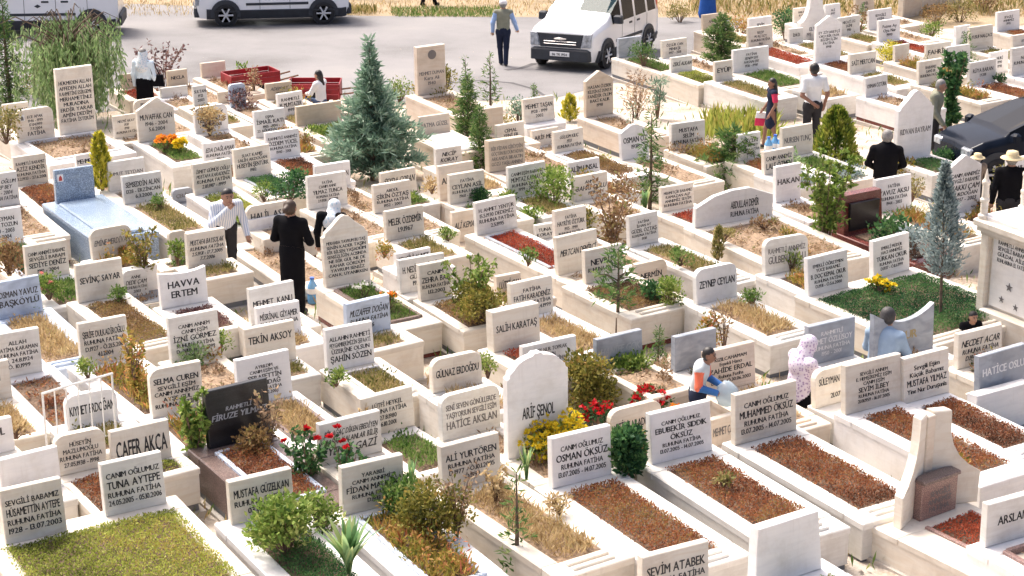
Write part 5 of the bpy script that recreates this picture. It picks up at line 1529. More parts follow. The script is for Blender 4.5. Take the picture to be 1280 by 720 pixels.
def bush(px, py, w, hh, label, fo='leaf', h=0.0, n=1800, leaf=.06, clumps=22, name='shrub', flowers=None, nf=0, fsize=.05, cat='shrub', group=None, airy=.55):
    W, H = size(px, py, w, hh, h)
    t = plant_root(px, py, name, label, cat, h, group)
    st = MB()
    cc = []
    for k in range(clumps):
        a = RNG.uniform(0, 6.283); e = RNG.random() ** .6
        r_ = RNG.uniform(.35, .82) * W / 2
        c = np.array([r_ * math.cos(a) * math.sqrt(1 - .6 * e * e), r_ * math.sin(a) * math.sqrt(1 - .6 * e * e), H * (.12 + .70 * e)])
        cc.append(c)
        st.tube([(c[0] * .08, c[1] * .08, -.03), (c[0] * .5, c[1] * .5, c[2] * .55), tuple(c)], [.010, .007, .003], 4, False)
    st.build('stems', MATS['twig'], t)
    cc = np.array(cc)
    idx = RNG.integers(0, clumps, n)
    sg = min(W, H) * .17
    off = RNG.normal(0, 1, (n, 3)); off /= np.linalg.norm(off, axis=1, keepdims=True)
    rr = RNG.random(n) ** .45 * sg * 1.5
    C = cc[idx] + off * rr[:, None] * np.array([1.1, 1.1, .9])
    C[:, 2] = np.maximum(C[:, 2], .0)
    D = off * .7 + RNG.normal(0, .5, (n, 3)); D[:, 2] += .35
    L = leaf * RNG.uniform(.6, 1.3, n)
    crown(t, leaves(C, D, L, L * airy, RNG, .06), .5 + .2 * RNG.normal(0, 1, clumps)[idx] + RNG.normal(0, .18, n), fo)
    if flowers:
        m = nf
        k = RNG.integers(0, clumps, m)
        o2 = RNG.normal(0, 1, (m, 3)); o2[:, 2] = np.abs(o2[:, 2]); o2 /= np.linalg.norm(o2, axis=1, keepdims=True)
        F_ = cc[k] + o2 * sg * 1.55
        blossoms(t, F_, fsize, flowers)
    return t

def blossoms(t, F_, fsize, fo, petals=7):
    m = len(F_)
    C = np.repeat(F_, petals, 0)
    D = RNG.normal(0, 1, (m * petals, 3)); D[:, 2] = np.abs(D[:, 2]) * .7
    o = crown(t, leaves(C, D, fsize * RNG.uniform(.7, 1.2, m * petals), fsize * .75, RNG, .1), RNG.random(m * petals), fo, 'blossoms')
    o['kind'] = 'stuff'
    return o

def sapling(px, py, w, hh, label, fo='leaf', h=0.0, stems=4, n=700, leaf=.07, bare=.25, name='sapling', spread=.9, flowers=None, nf=0, fsize=.06, cat='tree', thick=.012, group=None):
    W, H = size(px, py, w, hh, h)
    t = plant_root(px, py, name, label, cat, h, group)
    tr = MB(); Cs, Ds = [], []
    tips = []
    for k in range(stems):
        a = k * 2.4 + RNG.uniform(-.4, .4)
        r_ = W / 2 * spread * RNG.uniform(.35, 1)
        hk = H * RNG.uniform(.75, 1)
        p0 = np.array([0, 0, -.05]); p1 = np.array([r_ * .35 * math.cos(a), r_ * .35 * math.sin(a), hk * .5]); p2 = np.array([r_ * math.cos(a), r_ * math.sin(a), hk])
        tr.tube([p0, p1, p2], [thick, thick * .7, thick * .25], 5, False)
        tips.append(p2)
        tw = 9
        for j in range(tw):
            f = bare + (1 - bare) * (j + RNG.random()) / tw
            b = (p1 * (f / .5) if f < .5 else p1 + (p2 - p1) * ((f - .5) / .5))
            d = RNG.normal(0, 1, 3); d[2] = abs(d[2]) * .6; d /= np.linalg.norm(d)
            ln = W * .22 * RNG.uniform(.4, 1) * (1.15 - f * .6)
            e = b + d * ln
            tr.tube([b, e], [thick * .4, thick * .15], 4, False)
            m = max(2, n // (stems * tw))
            s = RNG.random(m)
            c = b[None] + (e - b)[None] * s[:, None] + RNG.normal(0, ln * .16, (m, 3))
            Cs.append(c); Ds.append(d[None] * .5 + RNG.normal(0, .7, (m, 3)))
    tr.build('trunk', MATS['twig'], t)
    C = np.concatenate(Cs); D = np.concatenate(Ds)
    L = leaf * RNG.uniform(.6, 1.3, len(C))
    crown(t, leaves(C, D, L, L * .5, RNG, .05), RNG.normal(.5, .25, len(C)), fo)
    if flowers:
        k = RNG.integers(0, len(tips), nf)
        F_ = np.array(tips)[k] + RNG.normal(0, .05, (nf, 3)) + np.array([0, 0, .03])
        blossoms(t, F_, fsize, flowers, 26)
    return t

def blades(px, py, w, hh, label, fo='blade', h=0.0, n=26, name='spiky_plant', width=.035, cat='plant'):
    W, H = size(px, py, w, hh, h)
    t = plant_root(px, py, name, label, cat, h)
    for k in range(n):
        a = k * 2.4; lean = RNG.uniform(.1, 1.0) * (W / 2) / H
        L = H * RNG.uniform(.65, 1.1)
        m = 5
        q = []
        for j in range(m + 1):
            s = j / m
            rr = lean * L * (s ** 1.6)
            z = L * s * (1 - .25 * lean * s)
            wdt = width * (1 - s) ** .6 * (.6 + .8 * min(s * 3, 1)) + .002
            c, d = math.cos(a), math.sin(a)
            q.append(((rr * c - d * wdt, rr * d + c * wdt, z), (rr * c + d * wdt, rr * d - c * wdt, z)))
        Q = []
        for j in range(m):
            Q += [q[j][0], q[j][1], q[j + 1][1], q[j + 1][0]]
        crown(t, np.array(Q), np.clip(np.full(m, RNG.random()) + np.linspace(0, .3, m), 0, 1), fo, 'blade')
    return t

def willow(px, py, w, hh, label):
    W, H = size(px, py, w, hh)
    t = plant_root(px, py, 'willow_tree', label, 'tree')
    tr = MB(); tr.tube([(0, 0, -.1), (.05, 0, H * .45), (0, .05, H * .8)], [.10, .07, .03], 8)
    Cs, Ds = [], []
    for k in range(60):
        a = k * 2.4 + RNG.uniform(-.3, .3)
        ln = W / 2 * RNG.uniform(.25, 1)
        z0 = H * RNG.uniform(.55, .8)
        top = np.array([ln * .7 * math.cos(a), ln * .7 * math.sin(a), min(H, z0 + H * .22)])
        end = np.array([ln * math.cos(a), ln * math.sin(a), top[2] - H * .08])
        tr.tube([(0, 0, z0), top, end], [.022, .012, .005], 5, False)
        for j in range(9):
            f = RNG.uniform(.3, 1)
            b = top * f + np.array([0, 0, z0]) * (1 - f) if f < .85 else end
            b = b + np.array([RNG.normal(0, .12), RNG.normal(0, .12), 0])
            L = min(H * RNG.uniform(.35, .75), b[2] - .1)
            m = int(L * 28)
            s = RNG.random(m)
            sway = RNG.normal(0, .06, 2)
            c = b[None] + np.stack([sway[0] * s, sway[1] * s, -L * s], 1) + RNG.normal(0, .02, (m, 3))
            Cs.append(c)
            Ds.append(np.stack([RNG.normal(0, .45, m), RNG.normal(0, .45, m), np.full(m, -1.0)], 1))
            tr.tube([tuple(b), tuple(b + np.array([sway[0], sway[1], -L]))], [.004, .002], 3, False)
    tr.build('trunk', MATS['bark'], t)
    C = np.concatenate(Cs); D = np.concatenate(Ds)
    L = .14 * RNG.uniform(.6, 1.3, len(C))
    crown(t, leaves(C, D, L, L * .24, RNG), RNG.normal(.5, .24, len(C)), 'willow')
    return t

KB = .57      # height of a grave's kerb
# top left corner
willow(92, 152, 175, 136, 'weeping willow with hanging pale green strands at the left')
conifer(14, 142, 74, 150, 'dark bushy evergreen at the left edge behind the willow', 'conifer', dens=1.3)
bush(8, 178, 46, 42, 'olive shrub at the left edge by the double grave', 'olive', KB, 900)
bush(48, 122, 50, 46, 'brown green shrub under the willow', 'oliveleaf', 0, 900)
sapling(205, 118, 92, 66, 'sparse shrub of dark leaves behind the woman with the bag', 'purpleleaf', 0, 7, 420, .10, .3, 'shrub', cat='shrub')
bush(263, 112, 22, 20, 'pot of orange flowers near the red handcarts', 'deepgreen', .25, 300, .05, 10, 'flower_pot', 'orange', 60, .07, 'flowers')
bush(262, 168, 42, 34, 'pale yellow dry shrub behind the bare graves', 'straw', KB, 700)
bush(207, 186, 26, 16, 'orange and yellow flowers on the gabled grave, top left', 'grass', KB, 300, .05, 10, 'flower_bed', 'orange', 40, .08, 'flowers')
bush(224, 188, 18, 12, 'bright yellow flowers beside the orange ones', 'grass', KB, 120, .05, 8, 'flower_bed', 'yellow', 30, .08, 'flowers')
thuja(128, 238, 28, 72, 'narrow golden yellow thuja behind the blue tomb', 'yellowthuja', KB, 1800)
bush(318, 124, 22, 44, 'thin dry twiggy plant by the blue grey stone', 'drybrown', .3, 260, .06, 14, airy=.4)
bush(303, 145, 40, 34, 'purple brown leafy plant before the blue grey stone', 'purpleleaf', .4, 420, .07, 14)
sapling(300, 108, 26, 34, 'lone stalk with few leaves above the red handcart', 'leaf', .2, 2, 40, .10, .6, 'flower_stalk', cat='plant')
bush(370, 142, 40, 34, 'yellow green weeds behind the family kerb', 'weed', .3, 600, .06)
bush(395, 180, 40, 22, 'green leafy plant left of the cedar', 'leaf', .3, 600, .06)
bush(382, 190, 26, 22, 'rust brown plant left of the cedar', 'sedum_brown', .4, 400, .05)
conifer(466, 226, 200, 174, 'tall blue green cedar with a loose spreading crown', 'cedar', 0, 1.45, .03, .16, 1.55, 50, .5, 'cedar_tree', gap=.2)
bush(362, 250, 70, 36, 'dense green shrubs filling a grave left of the cedar', 'deepgreen', KB, 1500, .055, 26)
bush(440, 300, 46, 16, 'rust red plants behind the pointed headstone', 'sedum_red', .3, 600, .04)
# top middle
bush(540, 148, 52, 52, 'yellow green shrub before the tall emblem stone', 'oliveleaf', 0, 1100, .07)
conifer(585, 178, 60, 84, 'dark green young pine in the pair below the road', 'conifer', 0, 1.6, .03, .10, .7, 30, .3)
conifer(600, 222, 52, 88, 'dark dense young pine nearest the small topiary', 'conifer', 0, 1.8, .03, .09, .65, 34, .3)
conifer(613, 138, 40, 74, 'thin airy young conifer below the walking man', 'conifer', 0, .8, .1, .10, .8, 16, .4, gap=.2)
bush(648, 155, 36, 36, 'grey green sparse shrub left of the beige stones', 'cedar', 0, 420, .07)
conifer(668, 132, 14, 26, 'tiny thin seedling conifer at the road edge', 'conifer', 0, .8, .1, .07)
thuja(712, 152, 22, 32, 'small yellow green thuja by the sandy gabled stone', 'yellowthuja', 0, 900)
bush(795, 152, 42, 70, 'pale feathery tall weeds below the van', 'drybrown', 0, 520, .10, 18, airy=.25)
bush(822, 148, 22, 62, 'grey green feathery weeds below the van', 'cedar', 0, 360, .10, 14, airy=.25)
bush(805, 82, 40, 30, 'low green evergreen on the dark headed grave by the van', 'conifer', .5, 700, .05)
conifer(900, 98, 74, 80, 'bushy green conifer right of the white van', 'conifer', 0, 1.9, .02, .10, .6, 34, .3)
bush(981, 50, 36, 40, 'dark green clipped round evergreen at the top right', 'deepgreen', 0, 1500, .06, 30)
bush(1112, 86, 36, 34, 'yellow green rounded evergreen at the top right', 'yellowthuja', 0, 1300, .06, 26)
bush(1133, 104, 30, 28, 'light green shrub beside the yellow green evergreen', 'leaf', 0, 700, .06)
sapling(1072, 52, 40, 44, 'shrub with reddish leaves behind the pale gabled stone', 'redleaf', .3, 6, 420, .07, .2, 'shrub', cat='shrub')
bush(1170, 30, 60, 26, 'orange brown dry shrub at the top right', 'sedum_brown', 0, 800, .06)
bush(1200, 28, 46, 30, 'green shrub at the top right by the dry one', 'olive', 0, 700, .06)
bush(1165, 45, 50, 20, 'leafy green plants before the panel wall', 'leaf', .3, 600, .06)
bush(1230, 16, 60, 40, 'brown leafed shrub at the top right corner', 'redleaf', 0, 900, .07)
sapling(1187, 160, 56, 98, 'dark leafy tree beside the bald man', 'deepgreen', 0, 7, 2600, .11, .05, 'leafy_tree', thick=.02)
bush(1250, 104, 16, 12, 'small green shrub on a red bed, far right', 'deepgreen', KB, 260, .05)
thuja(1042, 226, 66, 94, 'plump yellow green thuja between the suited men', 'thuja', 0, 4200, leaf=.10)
conifer(812, 262, 66, 124, 'thin dark conifer with layered branches amid the graves', 'conifer', 0, 1.2, .06, .11, .85, 20, .12, gap=.18)
conifer(915, 236, 112, 74, 'low spreading young cedar behind the wide family grave', 'conifer', 0, 1.1, .03, .12, .5, 24, .35, 'cedar_tree')
bush(752, 222, 32, 28, 'small round green shrub in the middle', 'thuja', .2, 800, .05)
bush(598, 262, 28, 28, 'round blue green topiary bush before a headstone', 'deepgreen', .42, 1500, .045, 34, 'topiary_bush')
bush(636, 262, 30, 26, 'light green weeds beside the topiary bush', 'leaf', .4, 400, .06)
bush(692, 270, 62, 60, 'bright green leafy shrub left of the reddish one', 'leaf', .3, 1000, .07)
sapling(765, 314, 108, 98, 'reddish thin leaved shrub in the middle', 'redleaf', .2, 10, 900, .075, .1, 'shrub', cat='shrub')
bush(664, 282, 34, 24, 'yellow green leaves right of a pale headstone', 'leaf', .3, 380, .07)
blades(806, 262, 24, 30, 'pale upright leaves beside the slender spruce', 'blade', .3, 16)
thuja(897, 327, 14, 42, 'thin brown green columnar plant on the kerb', 'olive', .3, 500, leaf=.07)
sapling(1030, 322, 84, 132, 'bright green multi stemmed young tree left of red granite', 'leaf', .1, 11, 2200, .085, .28, 'young_tree', thick=.016)
bush(1112, 312, 52, 46, 'green rose plant on the dark red granite grave', 'deepgreen', .3, 800, .075)
bush(1140, 322, 42, 40, 'pale variegated plant beside the green rose', 'bluecypress', .3, 420, .07)
bush(1182, 216, 40, 30, 'dense green bush before the pointed tall headstone', 'deepgreen', .2, 1100, .06)
bush(1130, 222, 44, 22, 'yellow leafed shrub behind a white headstone', 'weed', .3, 500, .07)
bush(1222, 275, 30, 28, 'orange brown plants behind the turreted tomb', 'sedum_brown', .4, 400, .06)
# slim blue cypress with a bare stem
def blue_cypress():
    px, py = 1175, 440
    W, H = size(px, py, 52, 232)
    t = plant_root(px, py, 'blue_cypress', 'slim blue grey cypress on a bare thin stem, right side', 'tree')
    t.rotation_euler = (0, R(-2.5), 0)
    tr = MB(); tr.tube([(0, 0, -.05), (-.01, 0, H * .3), (0, 0, H * .6), (-.02, 0, H * .97)], [.026, .022, .016, .004], 7); tr.build('trunk', MATS['bark'], t)
    n = 4600
    z = RNG.random(n) ** .9
    a = RNG.uniform(0, 6.283, n)
    lob = 1 + .22 * np.sin(a * 4 + z * 22) + .14 * np.sin(a * 7 - z * 31)
    rad = W / 2 * np.minimum(1, (1 - z) * 1.35) * np.minimum(1, .45 + z * 2.5) * lob * RNG.uniform(.35, 1.05, n)
    C = np.stack([rad * np.cos(a), rad * np.sin(a), H * .42 + z * H * .57], 1)
    D = np.stack([np.cos(a) * .7, np.sin(a) * .7, np.full(n, .8)], 1) + RNG.normal(0, .35, (n, 3))
    L = .075 * RNG.uniform(.6, 1.3, n)
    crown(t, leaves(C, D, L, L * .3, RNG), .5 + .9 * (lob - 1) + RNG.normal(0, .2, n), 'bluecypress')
blue_cypress()
bush(1186, 346, 30, 24, 'sparse pale twigs under the blue cypress crown', 'bluecypress', .4, 160, .06, 10)
# middle
conifer(771, 424, 84, 116, 'layered young pine on a thin bare stem', 'conifer', .1, .8, .38, .11, .6, 18, .35, 'young_pine', gap=.25)
bush(592, 402, 92, 46, 'broad brown green shrub spilling over a raised grave', 'oliveleaf', .5, 2200, .055, 34)
sapling(592, 392, 84, 70, 'rose bush rising from the raised brown green grave', 'leaf', .5, 9, 900, .07, .2, 'rose_bush', cat='shrub')
bush(838, 386, 34, 40, 'small ball headed shrub on a pale grave', 'leaf', .45, 900, .05, 22)
bush(814, 380, 34, 28, 'dark green low shrub left of the ball headed one', 'deepgreen', .45, 600, .05)
sapling(905, 440, 46, 56, 'nearly bare twiggy sapling above the beige headstone', 'drybrown', .3, 4, 130, .06, .4, 'sapling')
bush(885, 440, 28, 52, 'yellow green climbing plant beside the grey stone', 'weed', .3, 500, .06)
bush(736, 520, 66, 82, 'large olive brown shrub right of the domed headstone', 'oliveleaf', .1, 3600, .055, 46)
bush(782, 500, 58, 68, 'bright green rounded shrub behind the red flowers', 'leaf', .1, 3000, .055, 40)
bush(783, 596, 50, 66, 'dark green leafy bush between two small headstones, front right', 'deepgreen', .5, 2600, .065, 40)
bush(690, 588, 104, 68, 'round bush covered in yellow flowers', 'leaf', .35, 2600, .05, 44, 'flowering_bush', 'yellow', 560, .045, 'shrub')
bush(812, 512, 60, 24, 'red geranium flowers in front of the boy', 'deepgreen', .3, 500, .06, 20, 'geranium', 'red', 90, .055, 'flowers')
bush(748, 526, 46, 20, 'red geranium flowers below the olive shrub', 'deepgreen', .3, 400, .06, 16, 'geranium', 'red', 70, .055, 'flowers')
bush(846, 530, 30, 22, 'small orange flowers beside the boy', 'grass', .3, 300, .05, 10, 'flower_clump', 'orange', 30, .05, 'flowers')
conifer(823, 462, 30, 50, 'little green conifer behind the dry pink shrub', 'conifer', .2, 1.0, .05, .07)
bush(828, 498, 46, 56, 'dry pinkish grey shrub left of the boy', 'drybrown', .1, 900, .05, 26, airy=.35)
bush(648, 500, 50, 24, 'dark red green plants behind the domed headstone', 'redleaf', .3, 700, .05)
bush(456, 370, 30, 16, 'tiny white and orange flowers on green turf', 'grass', KB, 200, .04, 10, 'flower_bed', 'white', 12, .04, 'flowers')
bush(486, 384, 40, 16, 'orange and yellow flowers on green turf', 'grass', KB, 300, .04, 12, 'flower_bed', 'orange', 36, .045, 'flowers')
# left and front
bush(12, 342, 52, 46, 'dark red green bush at the left edge', 'redleaf', KB, 1300, .05, 28)
bush(62, 372, 44, 30, 'green leafy plants with a red flower, left', 'leaf', KB, 700, .05, 18, 'flower_bed', 'pink', 8, .05, 'flowers')
sapling(180, 345, 66, 62, 'straggly dry plant across a round cornered headstone', 'oliveleaf', .4, 8, 520, .07, .1, 'dry_plant', cat='plant')
bush(222, 330, 22, 32, 'green plant before a small rounded headstone', 'leaf', .3, 320, .06)
sapling(170, 488, 42, 74, 'tall yellow green weed with reddish stems on a grave', 'weed', KB, 7, 480, .07, .05, 'tall_weed', cat='plant')
sapling(245, 596, 60, 108, 'bright green leafy shrub left of the black headstone', 'leaf', .2, 8, 1300, .075, .02, 'shrub', cat='shrub')
bush(250, 560, 40, 60, 'fresh green leaves beside the black headstone', 'leaf', .1, 900, .065, 24)
bush(302, 300, 22, 40, 'green shoots right of the striped shirt man', 'leaf', .2, 300, .07)
sapling(386, 612, 72, 74, 'rose bush with two dark red roses', 'deepgreen', .35, 7, 800, .07, .1, 'rose_bush', flowers='red', nf=3, fsize=.05, cat='shrub')
sapling(438, 640, 56, 92, 'rose bush with three red roses before a headstone', 'deepgreen', .2, 6, 520, .075, .1, 'rose_bush', flowers='red', nf=4, fsize=.05, cat='shrub')
bush(356, 690, 92, 66, 'dense mixed green shrub in the front grave', 'leaf', KB, 2200, .06, 40)
bush(400, 660, 50, 46, 'grey green herb in the front grave', 'leaf', KB, 900, .05, 22)
blades(436, 716, 92, 70, 'spiky green yucca at the foot of the front grave', 'blade', KB, 44, 'yucca', .034)
blades(515, 612, 26, 40, 'iris leaves beside the front headstone', 'blade', KB, 14, 'iris_plant', .018)
blades(658, 600, 28, 44, 'iris leaves behind the straw filled grave', 'blade', KB, 14, 'iris_plant', .018)
bush(505, 640, 66, 44, 'dark green creeping shrub over the front headstone', 'grass', KB, 1300, .05, 28)
bush(545, 662, 100, 60, 'rusty brown shrubby plants filling the front grave', 'oliveleaf', KB, 2200, .05, 40)
sapling(572, 668, 80, 80, 'dry twiggy stems rising from the rusty plants', 'drybrown', KB, 12, 320, .05, .2, 'dry_plant', cat='plant', thick=.006)
sapling(462, 566, 42, 60, 'dry yellow leafed plant over a headstone corner', 'straw', .4, 5, 260, .06, .3, 'dry_plant', cat='plant')
sapling(338, 570, 66, 86, 'wispy dry grass plant by the black headstone', 'drybrown', .4, 12, 260, .06, .3, 'dry_grass_plant', cat='plant', thick=.005)
bush(318, 575, 44, 40, 'orange brown plant on the brown granite grave', 'sedum_brown', .46, 600, .05)
conifer(645, 738, 62, 150, 'airy green seedling conifer at the bottom edge', 'conifer', .0, .8, .12, .09, .8, 14, .25, 'young_conifer', gap=.12)
sapling(620, 628, 46, 44, 'dry straw coloured plant on the straw grave', 'straw', KB, 9, 280, .06, .2, 'dry_plant', cat='plant', thick=.005)
bush(262, 470, 40, 40, 'yellow green weeds behind the black headstone', 'weed', .3, 420, .06)
bush(500, 505, 20, 10, 'small yellow flower clump beside a headstone', 'yellow', KB, 120, .04)
bush(1000, 322, 30, 16, 'orange yellow plant behind a grave kerb', 'weed', .4, 360, .05)
bush(1098, 368, 46, 20, 'yellow marigolds on the wide green grave', 'deepgreen', KB, 260, .05, 10, 'flower_bed', 'yellow', 34, .06, 'flowers')
bush(1262, 470, 50, 34, 'yellow green leaves before the grey stone, right edge', 'weed', .3, 420, .06)
bush(1262, 556, 60, 18, 'green creeping plants at the right edge', 'olive', .3, 500, .05)
bush(1235, 700, 26, 20, 'small green plant in the red bed of the monument', 'leaf', .3, 300, .05)
bush(1195, 590, 40, 20, 'green yellow plant behind the flared monument', 'weed', .46, 420, .045)

# more growth between the graves, as the photo shows it
for (px, py, w_, h_, fo, hh, n_, lf, lab) in (
    (780, 250, 40, 40, 'redleaf', .4, 420, .06, 'russet weeds left of the thin dark conifer'),
    (880, 205, 60, 26, 'oliveleaf', .4, 700, .06, 'low olive weeds behind the spreading young cedar'),
    (850, 200, 44, 22, 'drybrown', .4, 420, .06, 'dry tangle behind the spreading young cedar'),
    (985, 230, 40, 44, 'willow', .3, 600, .07, 'pale feathery shrub left of the plump thuja'),
    (1058, 240, 46, 40, 'bluecypress', .3, 500, .06, 'silvery white flowering shrub right of the plump thuja'),
    (1003, 248, 36, 40, 'bluecypress', .3, 420, .06, 'silvery white flowering shrub left of the plump thuja'),
    (850, 28, 34, 24, 'olive', 0, 500, .08, 'weedy shrub behind the white van'),
    (925, 50, 40, 36, 'weed', 0, 600, .08, 'yellow weeds beyond the bushy conifer'),
    (690, 232, 34, 26, 'leaf', .4, 420, .06, 'leafy green tuft above the bright leafy shrub'),
    (735, 250, 36, 40, 'weed', .3, 480, .07, 'yellow green upright weeds left of the reddish shrub'),
    (725, 300, 40, 46, 'oliveleaf', .3, 560, .07, 'olive leafy stems below the reddish shrub'),
    (540, 240, 30, 18, 'straw', .5, 260, .06, 'dry grass clump right of the cedar'),
    (512, 262, 26, 22, 'leaf', .4, 260, .06, 'small green plant below the cedar'),
    (500, 128, 34, 30, 'leaf', 0, 420, .07, 'green leaves right of the cedar top'),
    (560, 120, 26, 40, 'oliveleaf', 0, 380, .07, 'thin olive shrub beside the emblem stone'),
    (632, 170, 30, 26, 'oliveleaf', .2, 320, .06, 'brown green weeds between the beige stones'),
    (1255, 230, 40, 22, 'olive', .3, 380, .06, 'weeds below the parked dark car'),
    (1140, 250, 30, 30, 'olive', .3, 360, .06, 'olive plant behind the suited man'),
    (60, 262, 40, 22, 'sedum_red', .4, 400, .05, 'dark red low plants left of the blue tomb'),
    (165, 330, 44, 22, 'weed', .5, 420, .06, 'pink green weeds on the round cornered grave'),
    (985, 300, 30, 16, 'weed', .5, 300, .05, 'yellow weeds on the wide brown family bed'),
    (905, 300, 40, 16, 'olive', .57, 300, .05, 'sparse olive weeds on the wide family bed'),
    (955, 285, 46, 14, 'redleaf', .57, 300, .05, 'reddish weeds on the wide family bed'),
    (700, 640, 40, 22, 'straw', .57, 300, .05, 'dry tuft beside the straw coloured front grave'),
    (905, 605, 26, 12, 'olive', .6, 160, .05, 'green tuft in the red bed of a front grave'),
    (240, 470, 40, 40, 'willow', .4, 320, .06, 'wispy green shoots above the black headstone'),
    (20, 545, 40, 18, 'straw', .57, 240, .06, 'dry straw tuft at the left edge')):
    bush(px, py, w_, h_, lab, fo, hh, n_, lf, 18, airy=.4)
for (px, py, w_, h_, fo, lab) in (
    (150, 380, 30, 20, 'grass', 'small green plant behind the hollow topped headstone'),
    (275, 440, 30, 30, 'leaf', 'leafy green plant left of a plain pale headstone'),
    (420, 480, 30, 20, 'leaf', 'low green plant behind the black headstone grave'),
    (560, 470, 26, 20, 'oliveleaf', 'olive tuft right of the domed cornered headstone'),
    (610, 470, 30, 26, 'leaf', 'leafy plant left of the tall domed headstone'),
    (520, 350, 30, 22, 'leaf', 'green plant right of the pointed headstone'),
    (480, 320, 30, 18, 'weed', 'yellow green weeds right of the pointed headstone'),
    (660, 330, 26, 20, 'grass', 'grassy clump on the red bedded grave, middle'),
    (850, 330, 34, 20, 'grass', 'grassy clump before the wide family grave'),
    (940, 380, 34, 20, 'grass', 'grassy clump on the straw bed behind the boy'),
    (990, 340, 30, 26, 'leaf', 'leafy clump left of the wide green grave'),
    (110, 470, 30, 22, 'leaf', 'leafy clump above the white metal railing'),
    (40, 390, 26, 18, 'grass', 'green tuft on the straw filled left grave'),
    (330, 250, 30, 24, 'leaf', 'leafy clump right of the striped shirt man'),
    (200, 260, 30, 16, 'grass', 'grassy clump right of the blue tomb'),
    (560, 300, 30, 18, 'leaf', 'leafy clump left of the red bedded middle grave')):
    bush(px, py, w_, h_, lab, fo, KB, 320, .05, 14, airy=.4)
conifer(790, 190, 26, 60, 'feathery young conifer left of a wavy headstone', 'cedar', 0, .7, .08, .09, .8, 14, .3, gap=.2)
conifer(582, 128, 30, 56, 'spindly seedling conifer near the emblem stone', 'conifer', 0, .8, .1, .09, .8, 14, .4, gap=.2)
conifer(1075, 62, 26, 56, 'small dark spire conifer at the top right', 'conifer', 0, 1.0, .05, .09, .8, 16, .3)
conifer(1205, 100, 40, 60, 'airy young conifer before the far right stones', 'conifer', 0, .9, .05, .10, .7, 16, .4, gap=.2)

# the dark red granite grave
P0 = loc_at(1074, 318)
t = empty('red_granite_grave', P0, ALPHA, 'dark red granite grave with a thick sloping headstone block', 'grave')
rg = MATS['redgranite']
mb = MB(); mb.box(-.42, .42, -1.7, .22, -.4, .40, .012); mb.build('plinth', rg, t)
mb = MB()
mb.add([(-.40, -.06, 0), (.40, -.06, 0), (.40, .20, 0), (-.40, .20, 0), (-.40, .02, .62), (.40, .02, .62), (.40, .18, .62), (-.40, .18, .62)], [(0, 3, 2, 1), (4, 5, 6, 7), (0, 1, 5, 4), (1, 2, 6, 5), (2, 3, 7, 6), (3, 0, 4, 7)])
st = mb.build('headstone', rg, t, loc=(0, 0, .401))
mb = MB(); mb.prism([(-.30, .05), (.30, .05), (.30, .5), (-.30, .5)], -.075, -.02, .005); mb.build('plaque', MATS['blackgranite'], st)
mb = MB(); mb.box(-.30, .30, -1.5, -.2, .402, .43, .01); mb.build('soil', MATS['soil'], t)
# ------------------------------------------------------------------ people
plain('skin', (0.40, 0.22, 0.145), .55, var=.08, scale=20)
plain('skin_dark', (0.26, 0.13, 0.085), .55, var=.08, scale=20)
plain('hair_black', (0.012, 0.010, 0.010), .5, var=.3, scale=60)
plain('hair_grey', (0.22, 0.21, 0.20), .6, var=.3, scale=60)
plain('hair_dark', (0.035, 0.033, 0.034), .6, var=.3, scale=60)
plain('hair_brown', (0.05, 0.03, 0.02), .55, var=.3, scale=60)
plain('shoe', (0.02, .02, .022), .5)
plain('eye', (0.02, 0.015, 0.012), .3)
plain('lip', (0.30, 0.11, 0.09), .5)
def cloth(name, col, var=.1, scale=14): return plain('cl_' + name, col, .9, spec=.12, var=var, scale=scale, bump=.25)
cloth('black', (.005, .005, .007)); cloth('navy', (.02, .026, .05)); cloth('charcoal', (.035, .034, .038)); cloth('white', (.78, .79, .80), .04)
cloth('paleblue', (.48, .58, .70), .08); cloth('skyblue', (.30, .42, .66)); cloth('olivegrey', (.25, .25, .19)); cloth('icewhite', (.66, .76, .84), .06)
cloth('pink', (.62, .05, .12)); cloth('orange', (.72, .17, .10)); cloth('blue', (.05, .15, .40)); cloth('lightgrey', (.52, .57, .60)); cloth('brown', (.20, .16, .13)); cloth('taupe', (.26, .21, .17))
cloth('denim', (.07, .10, .17)); cloth('straw', (.66, .55, .34), .12, 60); cloth('cap', (.74, .72, .72)); cloth('greyshirt', (.30, .40, .53), .05); cloth('royal', (.03, .10, .36))
def pattern_mat(name, a, b, scale, stripes=False):
    m, n, bs = newmat(name); N = n.nodes; L = n.links
    bs.inputs['Roughness'].default_value = .85
    tc = N.new('ShaderNodeTexCoord')
    if stripes:
        w_ = N.new('ShaderNodeTexWave'); w_.inputs['Scale'].default_value = scale; w_.inputs['Distortion'].default_value = .6
        src = w_.outputs['Fac']; L.new(tc.outputs['Object'], w_.inputs['Vector'])
    else:
        w_ = N.new('ShaderNodeTexVoronoi'); w_.inputs['Scale'].default_value = scale
        src = w_.outputs['Distance']; L.new(tc.outputs['Object'], w_.inputs['Vector'])
    rp = N.new('ShaderNodeValToRGB'); rp.color_ramp.elements[0].position = .30; rp.color_ramp.elements[1].position = .42
    rp.color_ramp.elements[0].color = lin(b); rp.color_ramp.elements[1].color = lin(a)
    L.new(src, rp.inputs['Fac']); L.new(rp.outputs['Color'], bs.inputs['Base Color'])
    MATS[name] = m
pattern_mat('cl_striped', (.74, .76, .80), (.42, .48, .62), 9, True)
pattern_mat('cl_floral', (.66, .60, .69), (.36, .27, .44), 30)
pattern_mat('cl_scarf', (.68, .72, .76), (.40, .55, .66), 26)

